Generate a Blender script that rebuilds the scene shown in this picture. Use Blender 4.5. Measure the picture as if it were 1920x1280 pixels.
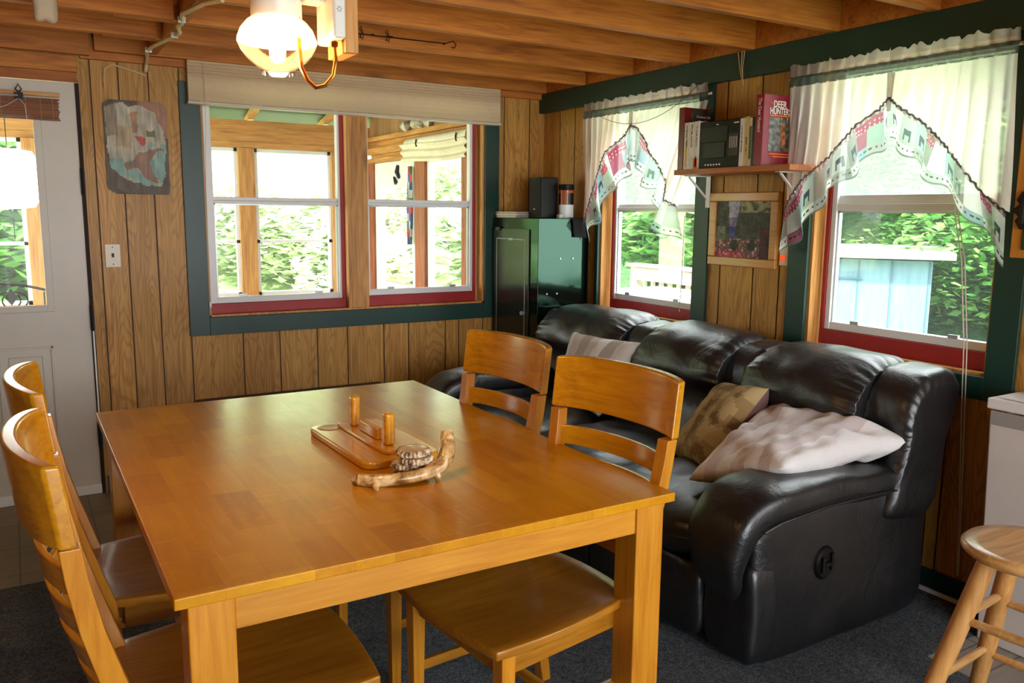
import bpy, bmesh, math, random
from mathutils import Vector, Matrix, noise
R = math.radians
for o in list(bpy.data.objects): bpy.data.objects.remove(o)
SC = bpy.context.scene
C = SC.collection

def lin(r, g, b):
    f = lambda c: (c/255/12.92) if c/255 <= .04045 else ((c/255+.055)/1.055)**2.4
    return (f(r), f(g), f(b), 1)

# ------------------------------------------------------------------ camera, sky, sun, exposure
cam_d = bpy.data.cameras.new('camera'); cam = bpy.data.objects.new('camera', cam_d); C.objects.link(cam)
cam_d.sensor_width = 36; cam_d.lens = 1557.6/1920*36; cam_d.clip_start = .02; cam_d.clip_end = 300
yaw, pitch, roll = R(30.895), R(8.863), R(.5775)
f = Vector((math.sin(yaw)*math.cos(pitch), math.cos(yaw)*math.cos(pitch), -math.sin(pitch)))
r0 = Vector((math.cos(yaw), -math.sin(yaw), 0)); u0 = r0.cross(f)
rr = math.cos(roll)*r0+math.sin(roll)*u0; uu = -math.sin(roll)*r0+math.cos(roll)*u0
M = Matrix((rr, uu, -f)).transposed().to_4x4(); M.translation = Vector((-2.9957, -4.629, 1.46))
cam.matrix_world = M
SC.camera = cam

w = bpy.data.worlds.new('sky'); SC.world = w; w.use_nodes = True
nt = w.node_tree; bg = nt.nodes['Background']
bg.inputs[0].default_value = (.92, .96, 1.0, 1); bg.inputs[1].default_value = 4.8

sd = bpy.data.lights.new('sun', 'SUN'); sd.energy = 6.5; sd.angle = R(3); sd.color = (1, .96, .88)
so = bpy.data.objects.new('sun', sd); C.objects.link(so)
so.rotation_euler = Vector((.38, .62, -.95)).to_track_quat('-Z', 'Y').to_euler()

def portal(loc, rot, sx, sy):
    d = bpy.data.lights.new('window_portal', 'AREA'); d.shape = 'RECTANGLE'; d.size = sx; d.size_y = sy
    d.cycles.is_portal = True
    o = bpy.data.objects.new('window_portal', d); o.location = loc; o.rotation_euler = rot; C.objects.link(o)
portal((.13, -1.035, 1.48), (0, R(90), 0), 1.2, .8)
portal((.13, -2.565, 1.48), (0, R(90), 0), 1.2, .82)
portal((-1.8, -6.95, 1.15), (R(90), 0, 0), 2.6, 2.1)  # portal of the added rear opening
portal((.13, -5.2, 1.53), (0, R(90), 0), 1.1, 1.3)  # portal of the added window behind the camera

SC.view_settings.view_transform = 'Standard'; SC.view_settings.look = 'None'
SC.view_settings.gamma = 1; SC.view_settings.use_curve_mapping = False
SC.view_settings.exposure = 1.2
try:
    SC.cycles.use_denoising = True
    SC.cycles.max_bounces = 9; SC.cycles.diffuse_bounces = 5; SC.cycles.glossy_bounces = 3
    SC.cycles.transparent_max_bounces = 16; SC.cycles.transmission_bounces = 4
    SC.cycles.sample_clamp_indirect = 6; SC.cycles.caustics_reflective = False; SC.cycles.caustics_refractive = False
except Exception: pass

# ------------------------------------------------------------------ helpers
ORG = {}
class MB:
    def __init__(s): s.v = []; s.f = []; s.m = []; s.c = []; s.cur = 0; s.col = (1, 1, 1, 1)
    def add(s, vs, fs, m=None, col=None):
        b = len(s.v); s.v += [Vector(v) for v in vs]
        for fc in fs:
            s.f.append([b+i for i in fc]); s.m.append(s.cur if m is None else m); s.c.append(s.col if col is None else col)
        return s
    def box(s, x0, x1, y0, y1, z0, z1, m=None, T=None, col=None):
        vs = [(x, y, z) for z in (z0, z1) for y in (y0, y1) for x in (x0, x1)]
        if T: vs = [T @ Vector(v) for v in vs]
        return s.add(vs, [(0, 2, 3, 1), (4, 5, 7, 6), (0, 1, 5, 4), (2, 6, 7, 3), (0, 4, 6, 2), (1, 3, 7, 5)], m, col)
    def bar(s, a, b, w, h, up=(0, 0, 1), m=None, col=None):
        a, b = Vector(a), Vector(b); t = (b-a).normalized(); sd_ = t.cross(Vector(up))
        if sd_.length < 1e-4: sd_ = t.cross(Vector((1, 0, 0)))
        sd_.normalize(); n = sd_.cross(t)
        vs = [p+sd_*i*w/2+n*j*h/2 for p in (a, b) for i, j in ((-1, -1), (1, -1), (1, 1), (-1, 1))]
        return s.add(vs, [(0, 1, 2, 3), (7, 6, 5, 4), (0, 4, 5, 1), (1, 5, 6, 2), (2, 6, 7, 3), (3, 7, 4, 0)], m, col)
    def tube(s, pts, r, n=8, m=None, cap=True, col=None):
        pts = [Vector(p) for p in pts]; k = len(pts); rs = r if isinstance(r, (list, tuple)) else [r]*k
        vs = []; prev = None
        for i, p in enumerate(pts):
            t = (pts[min(i+1, k-1)]-pts[max(i-1, 0)]).normalized()
            if prev is None:
                a = t.cross(Vector((0, 0, 1)))
                if a.length < .1: a = t.cross(Vector((1, 0, 0)))
            else: a = prev-t*prev.dot(t)
            a.normalize(); prev = a; b = t.cross(a)
            for j in range(n):
                an = 2*math.pi*j/n; vs.append(p+(a*math.cos(an)+b*math.sin(an))*rs[i])
        fs = [(i*n+j, i*n+(j+1) % n, (i+1)*n+(j+1) % n, (i+1)*n+j) for i in range(k-1) for j in range(n)]
        if cap: fs += [tuple(range(n))[::-1], tuple((k-1)*n+j for j in range(n))]
        return s.add(vs, fs, m, col)
    def lathe(s, prof, c=(0, 0, 0), n=32, m=None, fn=None, col=None):
        c = Vector(c); k = len(prof); vs = []
        for r, z in prof:
            for j in range(n):
                a = 2*math.pi*j/n; q = fn(a, r, z) if fn else (r, z)
                vs.append(c+Vector((q[0]*math.cos(a), q[0]*math.sin(a), q[1])))
        fs = [(i*n+j, i*n+(j+1) % n, (i+1)*n+(j+1) % n, (i+1)*n+j) for i in range(k-1) for j in range(n)]
        return s.add(vs, fs, m, col)
    def grid(s, fn, nu, nv, m=None, colf=None, closed=False):
        vs = [fn(i/nu, j/nv) for j in range(nv+1) for i in range(nu+1)]
        b = len(s.v); s.v += [Vector(v) for v in vs]
        for j in range(nv):
            for i in range(nu):
                q = j*(nu+1)+i; s.f.append([b+q, b+q+1, b+q+nu+2, b+q+nu+1]); s.m.append(s.cur if m is None else m)
                s.c.append(colf((i+.5)/nu, (j+.5)/nv) if colf else s.col)
        return s
    def prism(s, poly, z0, z1, m=None, T=None, col=None):
        n = len(poly); vs = [(x, y, z0) for x, y in poly]+[(x, y, z1) for x, y in poly]
        if T: vs = [T @ Vector(v) for v in vs]
        return s.add(vs, [tuple(range(n))[::-1], tuple(range(n, 2*n))]+[(i, (i+1) % n, n+(i+1) % n, n+i) for i in range(n)], m, col)
    def cush(s, c, h, p=4, n=14, fn=None, T=None, m=None):
        """rounded cushion: centre c, half sizes h, p-norm p; fn(unit Vector, world Vector) -> world Vector"""
        c = Vector(c); idx = {}; vs = []; fs = []
        def vert(d):
            k = tuple(round(q, 5) for q in d)
            if k in idx: return idx[k]
            q = (abs(d[0])**p+abs(d[1])**p+abs(d[2])**p)**(1/p); u = Vector((d[0]/q, d[1]/q, d[2]/q))
            w_ = Vector((u.x*h[0], u.y*h[1], u.z*h[2]))
            if T: w_ = T @ w_
            w_ = c+w_
            if fn: w_ = fn(u, w_)
            idx[k] = len(vs); vs.append(w_); return idx[k]
        for ax in range(3):
            for sg in (-1, 1):
                for i in range(n):
                    for j in range(n):
                        q = []
                        for a, b in ((i, j), (i+1, j), (i+1, j+1), (i, j+1)):
                            d = [0, 0, 0]; d[ax] = sg; d[(ax+1) % 3] = math.tan((2*a/n-1)*math.pi/4); d[(ax+2) % 3] = math.tan((2*b/n-1)*math.pi/4)
                            q.append(vert(d))
                        fs.append(q if sg > 0 else q[::-1])
        return s.add(vs, fs, m)
    def build(s, name, mats, parent=None, smooth=False, bev=0, seg=2, sub=0, local=False, solid=0, kind=None, auto=35):
        me = bpy.data.meshes.new(name)
        if local: o0 = Vector((0, 0, 0))
        elif parent is not None: o0 = ORG.get(parent.name, Vector((0, 0, 0)))
        else:
            xs = [v.x for v in s.v]; ys = [v.y for v in s.v]; zs = [v.z for v in s.v]
            o0 = Vector(((min(xs)+max(xs))/2, (min(ys)+max(ys))/2, min(zs)))
        me.from_pydata([tuple(v-o0) for v in s.v], [], s.f)
        for mt in (mats if isinstance(mats, (list, tuple)) else [mats]): me.materials.append(mt)
        me.polygons.foreach_set('material_index', s.m)
        at = me.color_attributes.new('tint', 'FLOAT_COLOR', 'CORNER'); cs = []
        for p_, c_ in zip(me.polygons, s.c): cs += list(c_)*p_.loop_total
        at.data.foreach_set('color', cs)
        bm = bmesh.new(); bm.from_mesh(me); bmesh.ops.recalc_face_normals(bm, faces=bm.faces); bm.to_mesh(me); bm.free()
        o = bpy.data.objects.new(name, me); C.objects.link(o)
        if parent is not None: o.parent = parent
        else: o.location = o0
        ORG[o.name] = o0
        if smooth:
            for p_ in me.polygons: p_.use_smooth = True
            if not sub and auto < 90:
                try: me.set_sharp_from_angle(angle=R(auto))
                except Exception: pass
        if solid:
            md = o.modifiers.new('s', 'SOLIDIFY'); md.thickness = solid; md.offset = 0
        if bev:
            md = o.modifiers.new('b', 'BEVEL'); md.width = bev; md.segments = seg; md.limit_method = 'ANGLE'; md.angle_limit = R(40)
            for p_ in me.polygons: p_.use_smooth = True
            try: md.harden_normals = True
            except Exception: pass
        if sub:
            md = o.modifiers.new('u', 'SUBSURF'); md.levels = sub; md.render_levels = sub
        if kind: o['kind'] = kind
        return o
def tag(o, label, cat, group=None, kind=None):
    o['label'] = label; o['category'] = cat
    if group: o['group'] = group
    if kind: o['kind'] = kind
    return o
def thing(name, label=None, cat=None, loc=(0, 0, 0), rz=0, group=None, kind=None):
    o = bpy.data.objects.new(name, None); C.objects.link(o); o.location = loc; o.rotation_euler = (0, 0, rz)
    o.empty_display_size = .1; ORG[o.name] = Vector(loc)
    if label: o['label'] = label
    if cat: o['category'] = cat
    if group: o['group'] = group
    if kind: o['kind'] = kind
    return o
def part_label(o, l): o['label'] = l; return o
def copy_tree(o, parent=None):
    c = o.copy(); C.objects.link(c)
    if parent: c.parent = parent
    for ch in list(o.children): copy_tree(ch, c)
    return c
def lerp(a, b, t): return a+(b-a)*t
def interp(pts, x):
    for (a, b), (c, d) in zip(pts, pts[1:]):
        if x <= c: return b+(d-b)*max(0, (x-a))/(c-a) if c != a else b
    return pts[-1][1]
def nz(x, y, z, s=1): return noise.noise(Vector((x*s, y*s, z*s)))

# ------------------------------------------------------------------ materials
def newmat(name):
    m = bpy.data.materials.new(name); m.use_nodes = True; return m, m.node_tree, m.node_tree.nodes['Principled BSDF']
def N(t, typ, **kw):
    n = t.nodes.new(typ)
    for k, v in kw.items(): setattr(n, k, v)
    return n
def ramp(t, fac, stops):
    r_ = N(t, 'ShaderNodeValToRGB'); el = r_.color_ramp.elements
    el[0].position, el[0].color = stops[0][0], stops[0][1]; el[1].position, el[1].color = stops[-1][0], stops[-1][1]
    for p_, c_ in stops[1:-1]: e = el.new(p_); e.color = c_
    t.links.new(fac, r_.inputs[0]); return r_.outputs[0]
def mixc(t, fac, a, b, mode='MIX'):
    x = N(t, 'ShaderNodeMix', data_type='RGBA', blend_type=mode)
    for k, v in ((0, fac), (6, a), (7, b)):
        if hasattr(v, 'is_output'): t.links.new(v, x.inputs[k])
        else: x.inputs[k].default_value = v
    return x.outputs[2]
def mapped(t, sc=(1, 1, 1), tint_shift=0, rot=(0, 0, 0)):
    tc = N(t, 'ShaderNodeTexCoord'); mp = N(t, 'ShaderNodeMapping'); mp.inputs['Scale'].default_value = sc; mp.inputs['Rotation'].default_value = rot
    if tint_shift:
        at = N(t, 'ShaderNodeAttribute', attribute_name='tint'); vm = N(t, 'ShaderNodeVectorMath', operation='MULTIPLY_ADD')
        t.links.new(at.outputs['Color'], vm.inputs[0]); vm.inputs[1].default_value = (tint_shift,)*3; t.links.new(tc.outputs['Object'], vm.inputs[2])
        t.links.new(vm.outputs[0], mp.inputs[0])
    else: t.links.new(tc.outputs['Object'], mp.inputs[0])
    return mp.outputs[0]
def noi(t, vec, scale, detail=3, rough=.5, dist=0):
    n = N(t, 'ShaderNodeTexNoise'); n.inputs['Scale'].default_value = scale; n.inputs['Detail'].default_value = detail
    n.inputs['Roughness'].default_value = rough; n.inputs['Distortion'].default_value = dist
    if vec is not None: t.links.new(vec, n.inputs['Vector'])
    return n.outputs['Fac']
def bump(t, h, st, dist=.01):
    b = N(t, 'ShaderNodeBump'); b.inputs['Strength'].default_value = st; b.inputs['Distance'].default_value = dist
    t.links.new(h, b.inputs['Height']); return b.outputs[0]
def wood(name, cols, axis='z', rough=.45, coat=0, fine=1, knots=True, tints=.0, bumps=.15, blotch=.35, spec=.5, rings=0):
    m, t, b = newmat(name); a = 'xyz'.index(axis)
    def sc(al, cr): v = [cr]*3; v[a] = al; return tuple(v)
    g = noi(t, mapped(t, sc(1.1, 14*fine), 9 if tints else 0), 2.2, 6, .6, 1.2)
    g2 = noi(t, mapped(t, sc(3, 90*fine), 9 if tints else 0), 1.5, 3, .6)
    big = noi(t, mapped(t, sc(.6, 2.4), 9 if tints else 0), 1.6, 3, .5)
    c = ramp(t, g, [(.28, cols[0]), (.5, cols[1]), (.72, cols[2])])
    c = mixc(t, .35, c, ramp(t, g2, [(.35, cols[0]), (.65, cols[2])]), 'MIX')
    if rings:
        rg = noi(t, mapped(t, sc(.9, 5.5), 9 if tints else 0), 1.5, 1.5, .4, .3); mu = N(t, 'ShaderNodeMath', operation='MULTIPLY'); t.links.new(rg, mu.inputs[0]); mu.inputs[1].default_value = 150
        si = N(t, 'ShaderNodeMath', operation='SINE'); t.links.new(mu.outputs[0], si.inputs[0])
        c = mixc(t, ramp(t, si.outputs[0], [(0, (0, 0, 0, 1)), (.9, (rings, rings, rings, 1))]), c, tuple(q*.62 for q in cols[0][:3])+(1,))
    c = mixc(t, blotch, c, ramp(t, big, [(.35, (.55, .5, .42, 1)), (.65, (1.25, 1.2, 1.12, 1))]), 'MULTIPLY')
    if knots:
        vo = N(t, 'ShaderNodeTexVoronoi'); vo.inputs['Scale'].default_value = 1.6; t.links.new(mapped(t, sc(.8, 2.4), 9 if tints else 0), vo.inputs['Vector'])
        c = mixc(t, ramp(t, vo.outputs['Distance'], [(.03, (.8, .8, .8, 1)), (.11, (0, 0, 0, 1))]), c, tuple(q*.35 for q in cols[0][:3])+(1,))
    if tints:
        at = N(t, 'ShaderNodeAttribute', attribute_name='tint')
        c = mixc(t, tints, c, at.outputs['Color'], 'MULTIPLY')
    t.links.new(c, b.inputs['Base Color']); b.inputs['Roughness'].default_value = rough
    b.inputs['Coat Weight'].default_value = coat; b.inputs['Coat Roughness'].default_value = .12
    b.inputs['Specular IOR Level'].default_value = spec
    if bumps: t.links.new(bump(t, g, bumps, .002), b.inputs['Normal'])
    return m
def plain(name, col, rough=.5, var=.12, scale=6, metal=0, coat=0, bmp=0, bscale=60, spec=.5, em=0):
    m, t, b = newmat(name)
    n = noi(t, mapped(t), scale, 4, .6)
    lo = tuple(q*(1-var) for q in col[:3])+(1,); hi = tuple(min(1, q*(1+var)) for q in col[:3])+(1,)
    t.links.new(ramp(t, n, [(.3, lo), (.7, hi)]), b.inputs['Base Color'])
    b.inputs['Roughness'].default_value = rough; b.inputs['Metallic'].default_value = metal; b.inputs['Coat Weight'].default_value = coat
    b.inputs['Specular IOR Level'].default_value = spec
    if bmp: t.links.new(bump(t, noi(t, mapped(t), bscale, 3), bmp, .004), b.inputs['Normal'])
    if em: b.inputs['Emission Color'].default_value = col; b.inputs['Emission Strength'].default_value = em
    return m
def tinted(name, rough=.7, trans=0, sheen=0, bmp=0, alpha=1, mott=.5):
    m, t, b = newmat(name); at = N(t, 'ShaderNodeAttribute', attribute_name='tint')
    n = noi(t, mapped(t), 30, 3); c = mixc(t, mott, at.outputs['Color'], ramp(t, n, [(.3, (.75, .75, .75, 1)), (.7, (1.1, 1.1, 1.1, 1))]), 'MULTIPLY')
    t.links.new(c, b.inputs['Base Color']); b.inputs['Roughness'].default_value = rough
    if bmp: t.links.new(bump(t, n, bmp, .004), b.inputs['Normal'])
    if trans:
        tr = N(t, 'ShaderNodeBsdfTranslucent'); t.links.new(c, tr.inputs[0]); mx = N(t, 'ShaderNodeMixShader'); mx.inputs[0].default_value = trans
        t.links.new(b.outputs[0], mx.inputs[1]); t.links.new(tr.outputs[0], mx.inputs[2]); last = mx.outputs[0]
        if alpha < 1:
            tp = N(t, 'ShaderNodeBsdfTransparent'); m2 = N(t, 'ShaderNodeMixShader'); m2.inputs[0].default_value = alpha
            t.links.new(tp.outputs[0], m2.inputs[1]); t.links.new(last, m2.inputs[2]); last = m2.outputs[0]
        t.links.new(last, t.nodes['Material Output'].inputs[0])
    return m
def emis(name, col, st):
    m, t, b = newmat(name); b.inputs['Base Color'].default_value = col
    b.inputs['Emission Color'].default_value = col; b.inputs['Emission Strength'].default_value = st; return m
def thin_glass(name, tint=(.97, .99, .98, 1), refl=.07, haze=0.0):
    m = bpy.data.materials.new(name); m.use_nodes = True; t = m.node_tree; t.nodes.clear()
    out = N(t, 'ShaderNodeOutputMaterial'); tp = N(t, 'ShaderNodeBsdfTransparent'); tp.inputs[0].default_value = tint
    gl = N(t, 'ShaderNodeBsdfGlossy'); gl.inputs['Roughness'].default_value = .02; mx = N(t, 'ShaderNodeMixShader')
    fr = N(t, 'ShaderNodeLayerWeight'); fr.inputs[0].default_value = .35
    mm = N(t, 'ShaderNodeMath', operation='MULTIPLY_ADD'); t.links.new(fr.outputs['Fresnel'], mm.inputs[0]); mm.inputs[1].default_value = refl*3; mm.inputs[2].default_value = 0
    t.links.new(mm.outputs[0], mx.inputs[0]); t.links.new(tp.outputs[0], mx.inputs[1]); t.links.new(gl.outputs[0], mx.inputs[2]); last = mx.outputs[0]
    if haze:
        df = N(t, 'ShaderNodeBsdfTranslucent'); df.inputs[0].default_value = (.9, .93, .95, 1); m2 = N(t, 'ShaderNodeMixShader'); m2.inputs[0].default_value = haze
        t.links.new(last, m2.inputs[1]); t.links.new(df.outputs[0], m2.inputs[2]); last = m2.outputs[0]
    t.links.new(last, out.inputs[0]); return m

PINE = [lin(150, 92, 38), lin(205, 143, 72), lin(226, 172, 100)]
OAK = [lin(146, 98, 38), lin(196, 144, 68), lin(212, 164, 88)]
M_PANEL = wood('oak_print_panel', OAK, 'z', .5, .03, 1.5, True, .6, .06, .28, .35, .33)
M_GROOVE = plain('groove_dark', lin(74, 50, 26), .7)
M_JOIST = wood('joist_pine', [lin(140, 74, 18), lin(196, 116, 34), lin(214, 142, 56)], 'x', .6, 0, .7, True, .6, .1, .3)
M_PINE = wood('pine_board', PINE, 'z', .5, .1, .8, True, 0, .1, .25)
M_PINEX = wood('pine_board_long', PINE, 'x', .5, .1, .8, True, 0, .1, .25)
M_PINEY = wood('pine_board_deep', PINE, 'y', .5, .1, .8, True, 0, .1, .25)
M_RED_PINE = wood('reddish_post', [lin(110, 52, 24), lin(168, 92, 52), lin(190, 120, 78)], 'z', .6, 0, .8, True, 0, .1, .4)
M_TABLE = None
M_CHAIR = wood('honey_chair_wood', [lin(168, 106, 6), lin(200, 136, 14), lin(214, 154, 28)], 'z', .3, .45, .6, False, 0, .03, .18)
M_CHAIRY = wood('honey_rail_wood', [lin(164, 102, 6), lin(198, 134, 12), lin(212, 152, 24)], 'y', .26, .5, .6, False, 0, .03, .18)
M_CHAIRX = wood('honey_seat_wood', [lin(140, 84, 14), lin(172, 112, 24), lin(188, 130, 40)], 'x', .3, .4, .6, False, 0, .03, .3)
M_GREEN = plain('green_trim_paint', lin(10, 54, 44), .42, .1, 5, bmp=.04)
M_RED = plain('red_sill_paint', lin(160, 26, 26), .45, .08)
M_WHITE = plain('white_vinyl', lin(232, 234, 234), .4, .03)
M_DOOR = plain('door_paint', lin(206, 200, 188), .45, .05, 3)
M_SEAL = plain('dark_gap', lin(40, 22, 14), .8)
M_ALU = plain('aluminium', lin(180, 182, 184), .35, .05, 8, .6)
M_GLASS = thin_glass('window_glass', haze=.02)
M_HAZY = thin_glass('hazed_upper_glass', haze=.22)  # pale translucent haze put into the glass so upper panes look washed out
M_BLACK = plain('black_plastic', lin(16, 14, 14), .45, .2, spec=.25)
M_IRON = plain('black_iron', lin(18, 16, 15), .5, .2, 20, .4)
M_BRASS = plain('copper_tube', lin(196, 122, 58), .25, .1, 8, 1)
M_LAMPW = plain('white_enamel', lin(230, 226, 220), .35, .03)
M_TINT = tinted('printed_paper', .5)
M_TINTGLOSS = tinted('glossy_print', .25)

def table_mat():
    m, t, b = newmat('worn_honey_top')
    tc = N(t, 'ShaderNodeTexCoord'); mp = N(t, 'ShaderNodeMapping'); mp.inputs['Rotation'].default_value = (0, 0, R(90))
    t.links.new(tc.outputs['Object'], mp.inputs[0])
    br = N(t, 'ShaderNodeTexBrick'); t.links.new(mp.outputs[0], br.inputs['Vector'])
    br.inputs['Color1'].default_value = lin(182, 114, 0); br.inputs['Color2'].default_value = lin(212, 152, 8); br.inputs['Mortar'].default_value = lin(186, 98, 14)
    br.inputs['Scale'].default_value = 1; br.inputs['Brick Width'].default_value = .26; br.inputs['Row Height'].default_value = .085
    br.inputs['Mortar Size'].default_value = .0007; br.inputs['Mortar Smooth'].default_value = 1; br.inputs['Bias'].default_value = 0
    g = noi(t, mapped(t, (14, 1.3, 14)), 2, 6, .6, 1)
    c = mixc(t, .35, br.outputs['Color'], ramp(t, g, [(.3, lin(178, 112, 0)), (.7, lin(216, 156, 14))]))
    bl = noi(t, mapped(t, (1, 1, 1)), 3.2, 4, .6)
    c = mixc(t, .45, c, ramp(t, bl, [(.38, (.80, .72, .6, 1)), (.62, (1.1, 1.12, 1.15, 1))]), 'MULTIPLY')
    # scratches and worn pale streaks
    sc1 = noi(t, mapped(t, (3, 46, 1), 0, (0, 0, R(24))), 2.6, 4, .7, .4); sc2 = noi(t, mapped(t, (60, 3, 1), 0, (0, 0, R(-12))), 1.7, 3, .7, .5)
    msk = noi(t, mapped(t), 2.4, 3)
    s1 = N(t, 'ShaderNodeMath', operation='MULTIPLY'); t.links.new(ramp(t, sc1, [(.60, (0, 0, 0, 1)), (.68, (1, 1, 1, 1))]), s1.inputs[0]); t.links.new(ramp(t, msk, [(.40, (0, 0, 0, 1)), (.55, (.9, .9, .9, 1))]), s1.inputs[1])
    c = mixc(t, s1.outputs[0], c, lin(222, 160, 78))
    s2 = N(t, 'ShaderNodeMath', operation='MULTIPLY'); t.links.new(ramp(t, sc2, [(.63, (0, 0, 0, 1)), (.70, (1, 1, 1, 1))]), s2.inputs[0]); s2.inputs[1].default_value = .4
    c = mixc(t, s2.outputs[0], c, lin(222, 160, 78))
    t.links.new(c, b.inputs['Base Color'])
    rg = N(t, 'ShaderNodeMapRange'); t.links.new(bl, rg.inputs[0]); rg.inputs[3].default_value = .22; rg.inputs[4].default_value = .42; t.links.new(rg.outputs[0], b.inputs['Roughness'])
    b.inputs['Coat Weight'].default_value = .12; b.inputs['Coat Roughness'].default_value = .15; b.inputs['Specular IOR Level'].default_value = .35
    t.links.new(bump(t, sc1, .06, .001), b.inputs['Normal'])
    return m
M_TABLE = table_mat()

def leather():
    m, t, b = newmat('black_leather'); b.inputs['Base Color'].default_value = lin(11, 12, 15); b.inputs['Roughness'].default_value = .36
    b.inputs['Specular IOR Level'].default_value = .75; b.inputs['Coat Weight'].default_value = .3; b.inputs['Coat Roughness'].default_value = .38
    a = noi(t, mapped(t), 7, 5, .62, 1.6); c = noi(t, mapped(t), 170, 2)
    n1 = bump(t, a, .26, .022); b2 = N(t, 'ShaderNodeBump'); b2.inputs['Strength'].default_value = .12; b2.inputs['Distance'].default_value = .003
    t.links.new(c, b2.inputs['Height']); t.links.new(n1, b2.inputs['Normal']); t.links.new(b2.outputs[0], b.inputs['Normal'])
    r_ = N(t, 'ShaderNodeMapRange'); t.links.new(noi(t, mapped(t), 11, 4), r_.inputs[0]); r_.inputs[3].default_value = .30; r_.inputs[4].default_value = .50
    t.links.new(r_.outputs[0], b.inputs['Roughness']); return m
M_LEATHER = leather()
def carpet_mat():
    m, t, b = newmat('charcoal_carpet'); a = noi(t, mapped(t), 170, 3, .8); a2 = noi(t, mapped(t), 60, 3, .7)
    c = ramp(t, a, [(.32, lin(34, 37, 39)), (.5, lin(80, 86, 90)), (.68, lin(146, 153, 160))])
    c = mixc(t, .4, c, ramp(t, a2, [(.35, lin(40, 43, 45)), (.65, lin(108, 114, 120))]))
    t.links.new(c, b.inputs['Base Color']); b.inputs['Roughness'].default_value = .95; b.inputs['Specular IOR Level'].default_value = .1
    t.links.new(bump(t, a, .7, .006), b.inputs['Normal']); return m
def vinyl_mat(name, w_, h_, c1, c2):
    m, t, b = newmat(name); br = N(t, 'ShaderNodeTexBrick'); t.links.new(mapped(t), br.inputs['Vector'])
    br.inputs['Color1'].default_value = c1; br.inputs['Color2'].default_value = tuple(q*.88 for q in c1[:3])+(1,); br.inputs['Mortar'].default_value = c2
    br.inputs['Scale'].default_value = 1; br.inputs['Brick Width'].default_value = w_; br.inputs['Row Height'].default_value = h_; br.inputs['Mortar Size'].default_value = .004
    br.offset = 0 if w_ == h_ else .5
    n = noi(t, mapped(t, (2, 14, 1)), 3, 5, .6); n2 = noi(t, mapped(t), 5, 4)
    c = mixc(t, .5, br.outputs['Color'], ramp(t, n, [(.3, (.7, .7, .66, 1)), (.7, (1.15, 1.12, 1.1, 1))]), 'MULTIPLY')
    c = mixc(t, .5, c, ramp(t, n2, [(.3, (.75, .74, .7, 1)), (.7, (1.1, 1.1, 1.1, 1))]), 'MULTIPLY')
    t.links.new(c, b.inputs['Base Color']); b.inputs['Roughness'].default_value = .5; return m

# ------------------------------------------------------------------ room shell
def wall(name, mp, u0, u1, z0, z1, holes, grooves, thick, mats, seed=1, groove_w=.007):
    """u along the wall, z up, d outward from the room; mp maps (u, z, d) to world"""
    rnd = random.Random(seed); mb = MB()
    us = {u0, u1}; zs = {z0, z1}
    for a, b, c, d in holes: us |= {a, b}; zs |= {c, d}
    gs = []
    for g in grooves: us |= {g-groove_w/2, g+groove_w/2}; gs.append(g)
    us = sorted(u for u in us if u0 <= u <= u1); zs = sorted(z for z in zs if z0 <= z <= z1)
    tints = {}
    def inh(u, z): return any(a < u < b and c < z < d for a, b, c, d in holes)
    for a, b in zip(us, us[1:]):
        mid = (a+b)/2; isg = any(abs(mid-g) < groove_w/2 for g in gs); k = sum(1 for g in gs if g < mid)
        if k not in tints: q = rnd.uniform(.82, 1.1); tints[k] = (q, q*rnd.uniform(.96, 1.03), q*rnd.uniform(.92, 1.04), 1)
        for c, d in zip(zs, zs[1:]):
            if inh(mid, (c+d)/2): continue
            e = .004 if isg else 0
            mb.add([mp(a, c, e), mp(b, c, e), mp(b, d, e), mp(a, d, e)], [(0, 1, 2, 3)], 1 if isg else 0, tints[k])
            mb.add([mp(a, c, thick), mp(b, c, thick), mp(b, d, thick), mp(a, d, thick)], [(0, 3, 2, 1)], 2, (1, 1, 1, 1))
    for (a, b, c, d) in holes+[(u0, u1, z0, z1)]:
        for p, q in (((a, c), (b, c)), ((b, c), (b, d)), ((b, d), (a, d)), ((a, d), (a, c))):
            mb.add([mp(p[0], p[1], 0), mp(q[0], q[1], 0), mp(q[0], q[1], thick), mp(p[0], p[1], thick)], [(0, 1, 2, 3)], 2, (1, 1, 1, 1))
    o = mb.build(name, mats, None, kind='structure'); return o
MPB = lambda u, z, d: Vector((u, d, z))          # back wall, y = 0
MPR = lambda u, z, d: Vector((d, u, z))          # right wall, x = 0
MPL = lambda u, z, d: Vector((-4.3-d, u, z))
MPF = lambda u, z, d: Vector((u, -6.8-d, z))
ZC = 2.2                                          # underside of the joists
gb = [-2.621, -2.497, -2.36, -2.215, -1.947, -1.746, -1.531, -1.35, -1.123, -.963, -.713, -.619, -.446, -.298, -.112]
M_SIDING = plain('outer_siding', lin(150, 120, 86), .8)
wall('wall_back', MPB, -4.3, 0, 0, 2.4, [(-3.58, -2.672, 0, 2.06), (-2.12, -.44, .885, 2.1)], gb+[-3.7, -3.9, -4.1], .12, [M_PANEL, M_GROOVE, M_SIDING], 3)
gr = [-.184, -.347, -.5, -1.62, -1.836, -1.993, -2.4, -2.6, -2.789, -2.845, -3.2, -3.4, -3.62, -3.8, -4.1, -4.3, -4.6, -5, -5.4, -5.8, -6.2]
wall('wall_right', MPR, -6.8, 0, 0, 2.4, [(-1.44, -.63, .885, 2.085), (-2.974, -2.158, .885, 2.085), (-5.85, -4.55, 1.0, 2.06)], gr, .12, [M_PANEL, M_GROOVE, M_SIDING], 8)
wall('wall_left', MPL, -6.8, 0, 0, 2.4, [], [-.5*k for k in range(1, 13)], .12, [M_PANEL, M_GROOVE, M_SIDING], 5)
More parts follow.
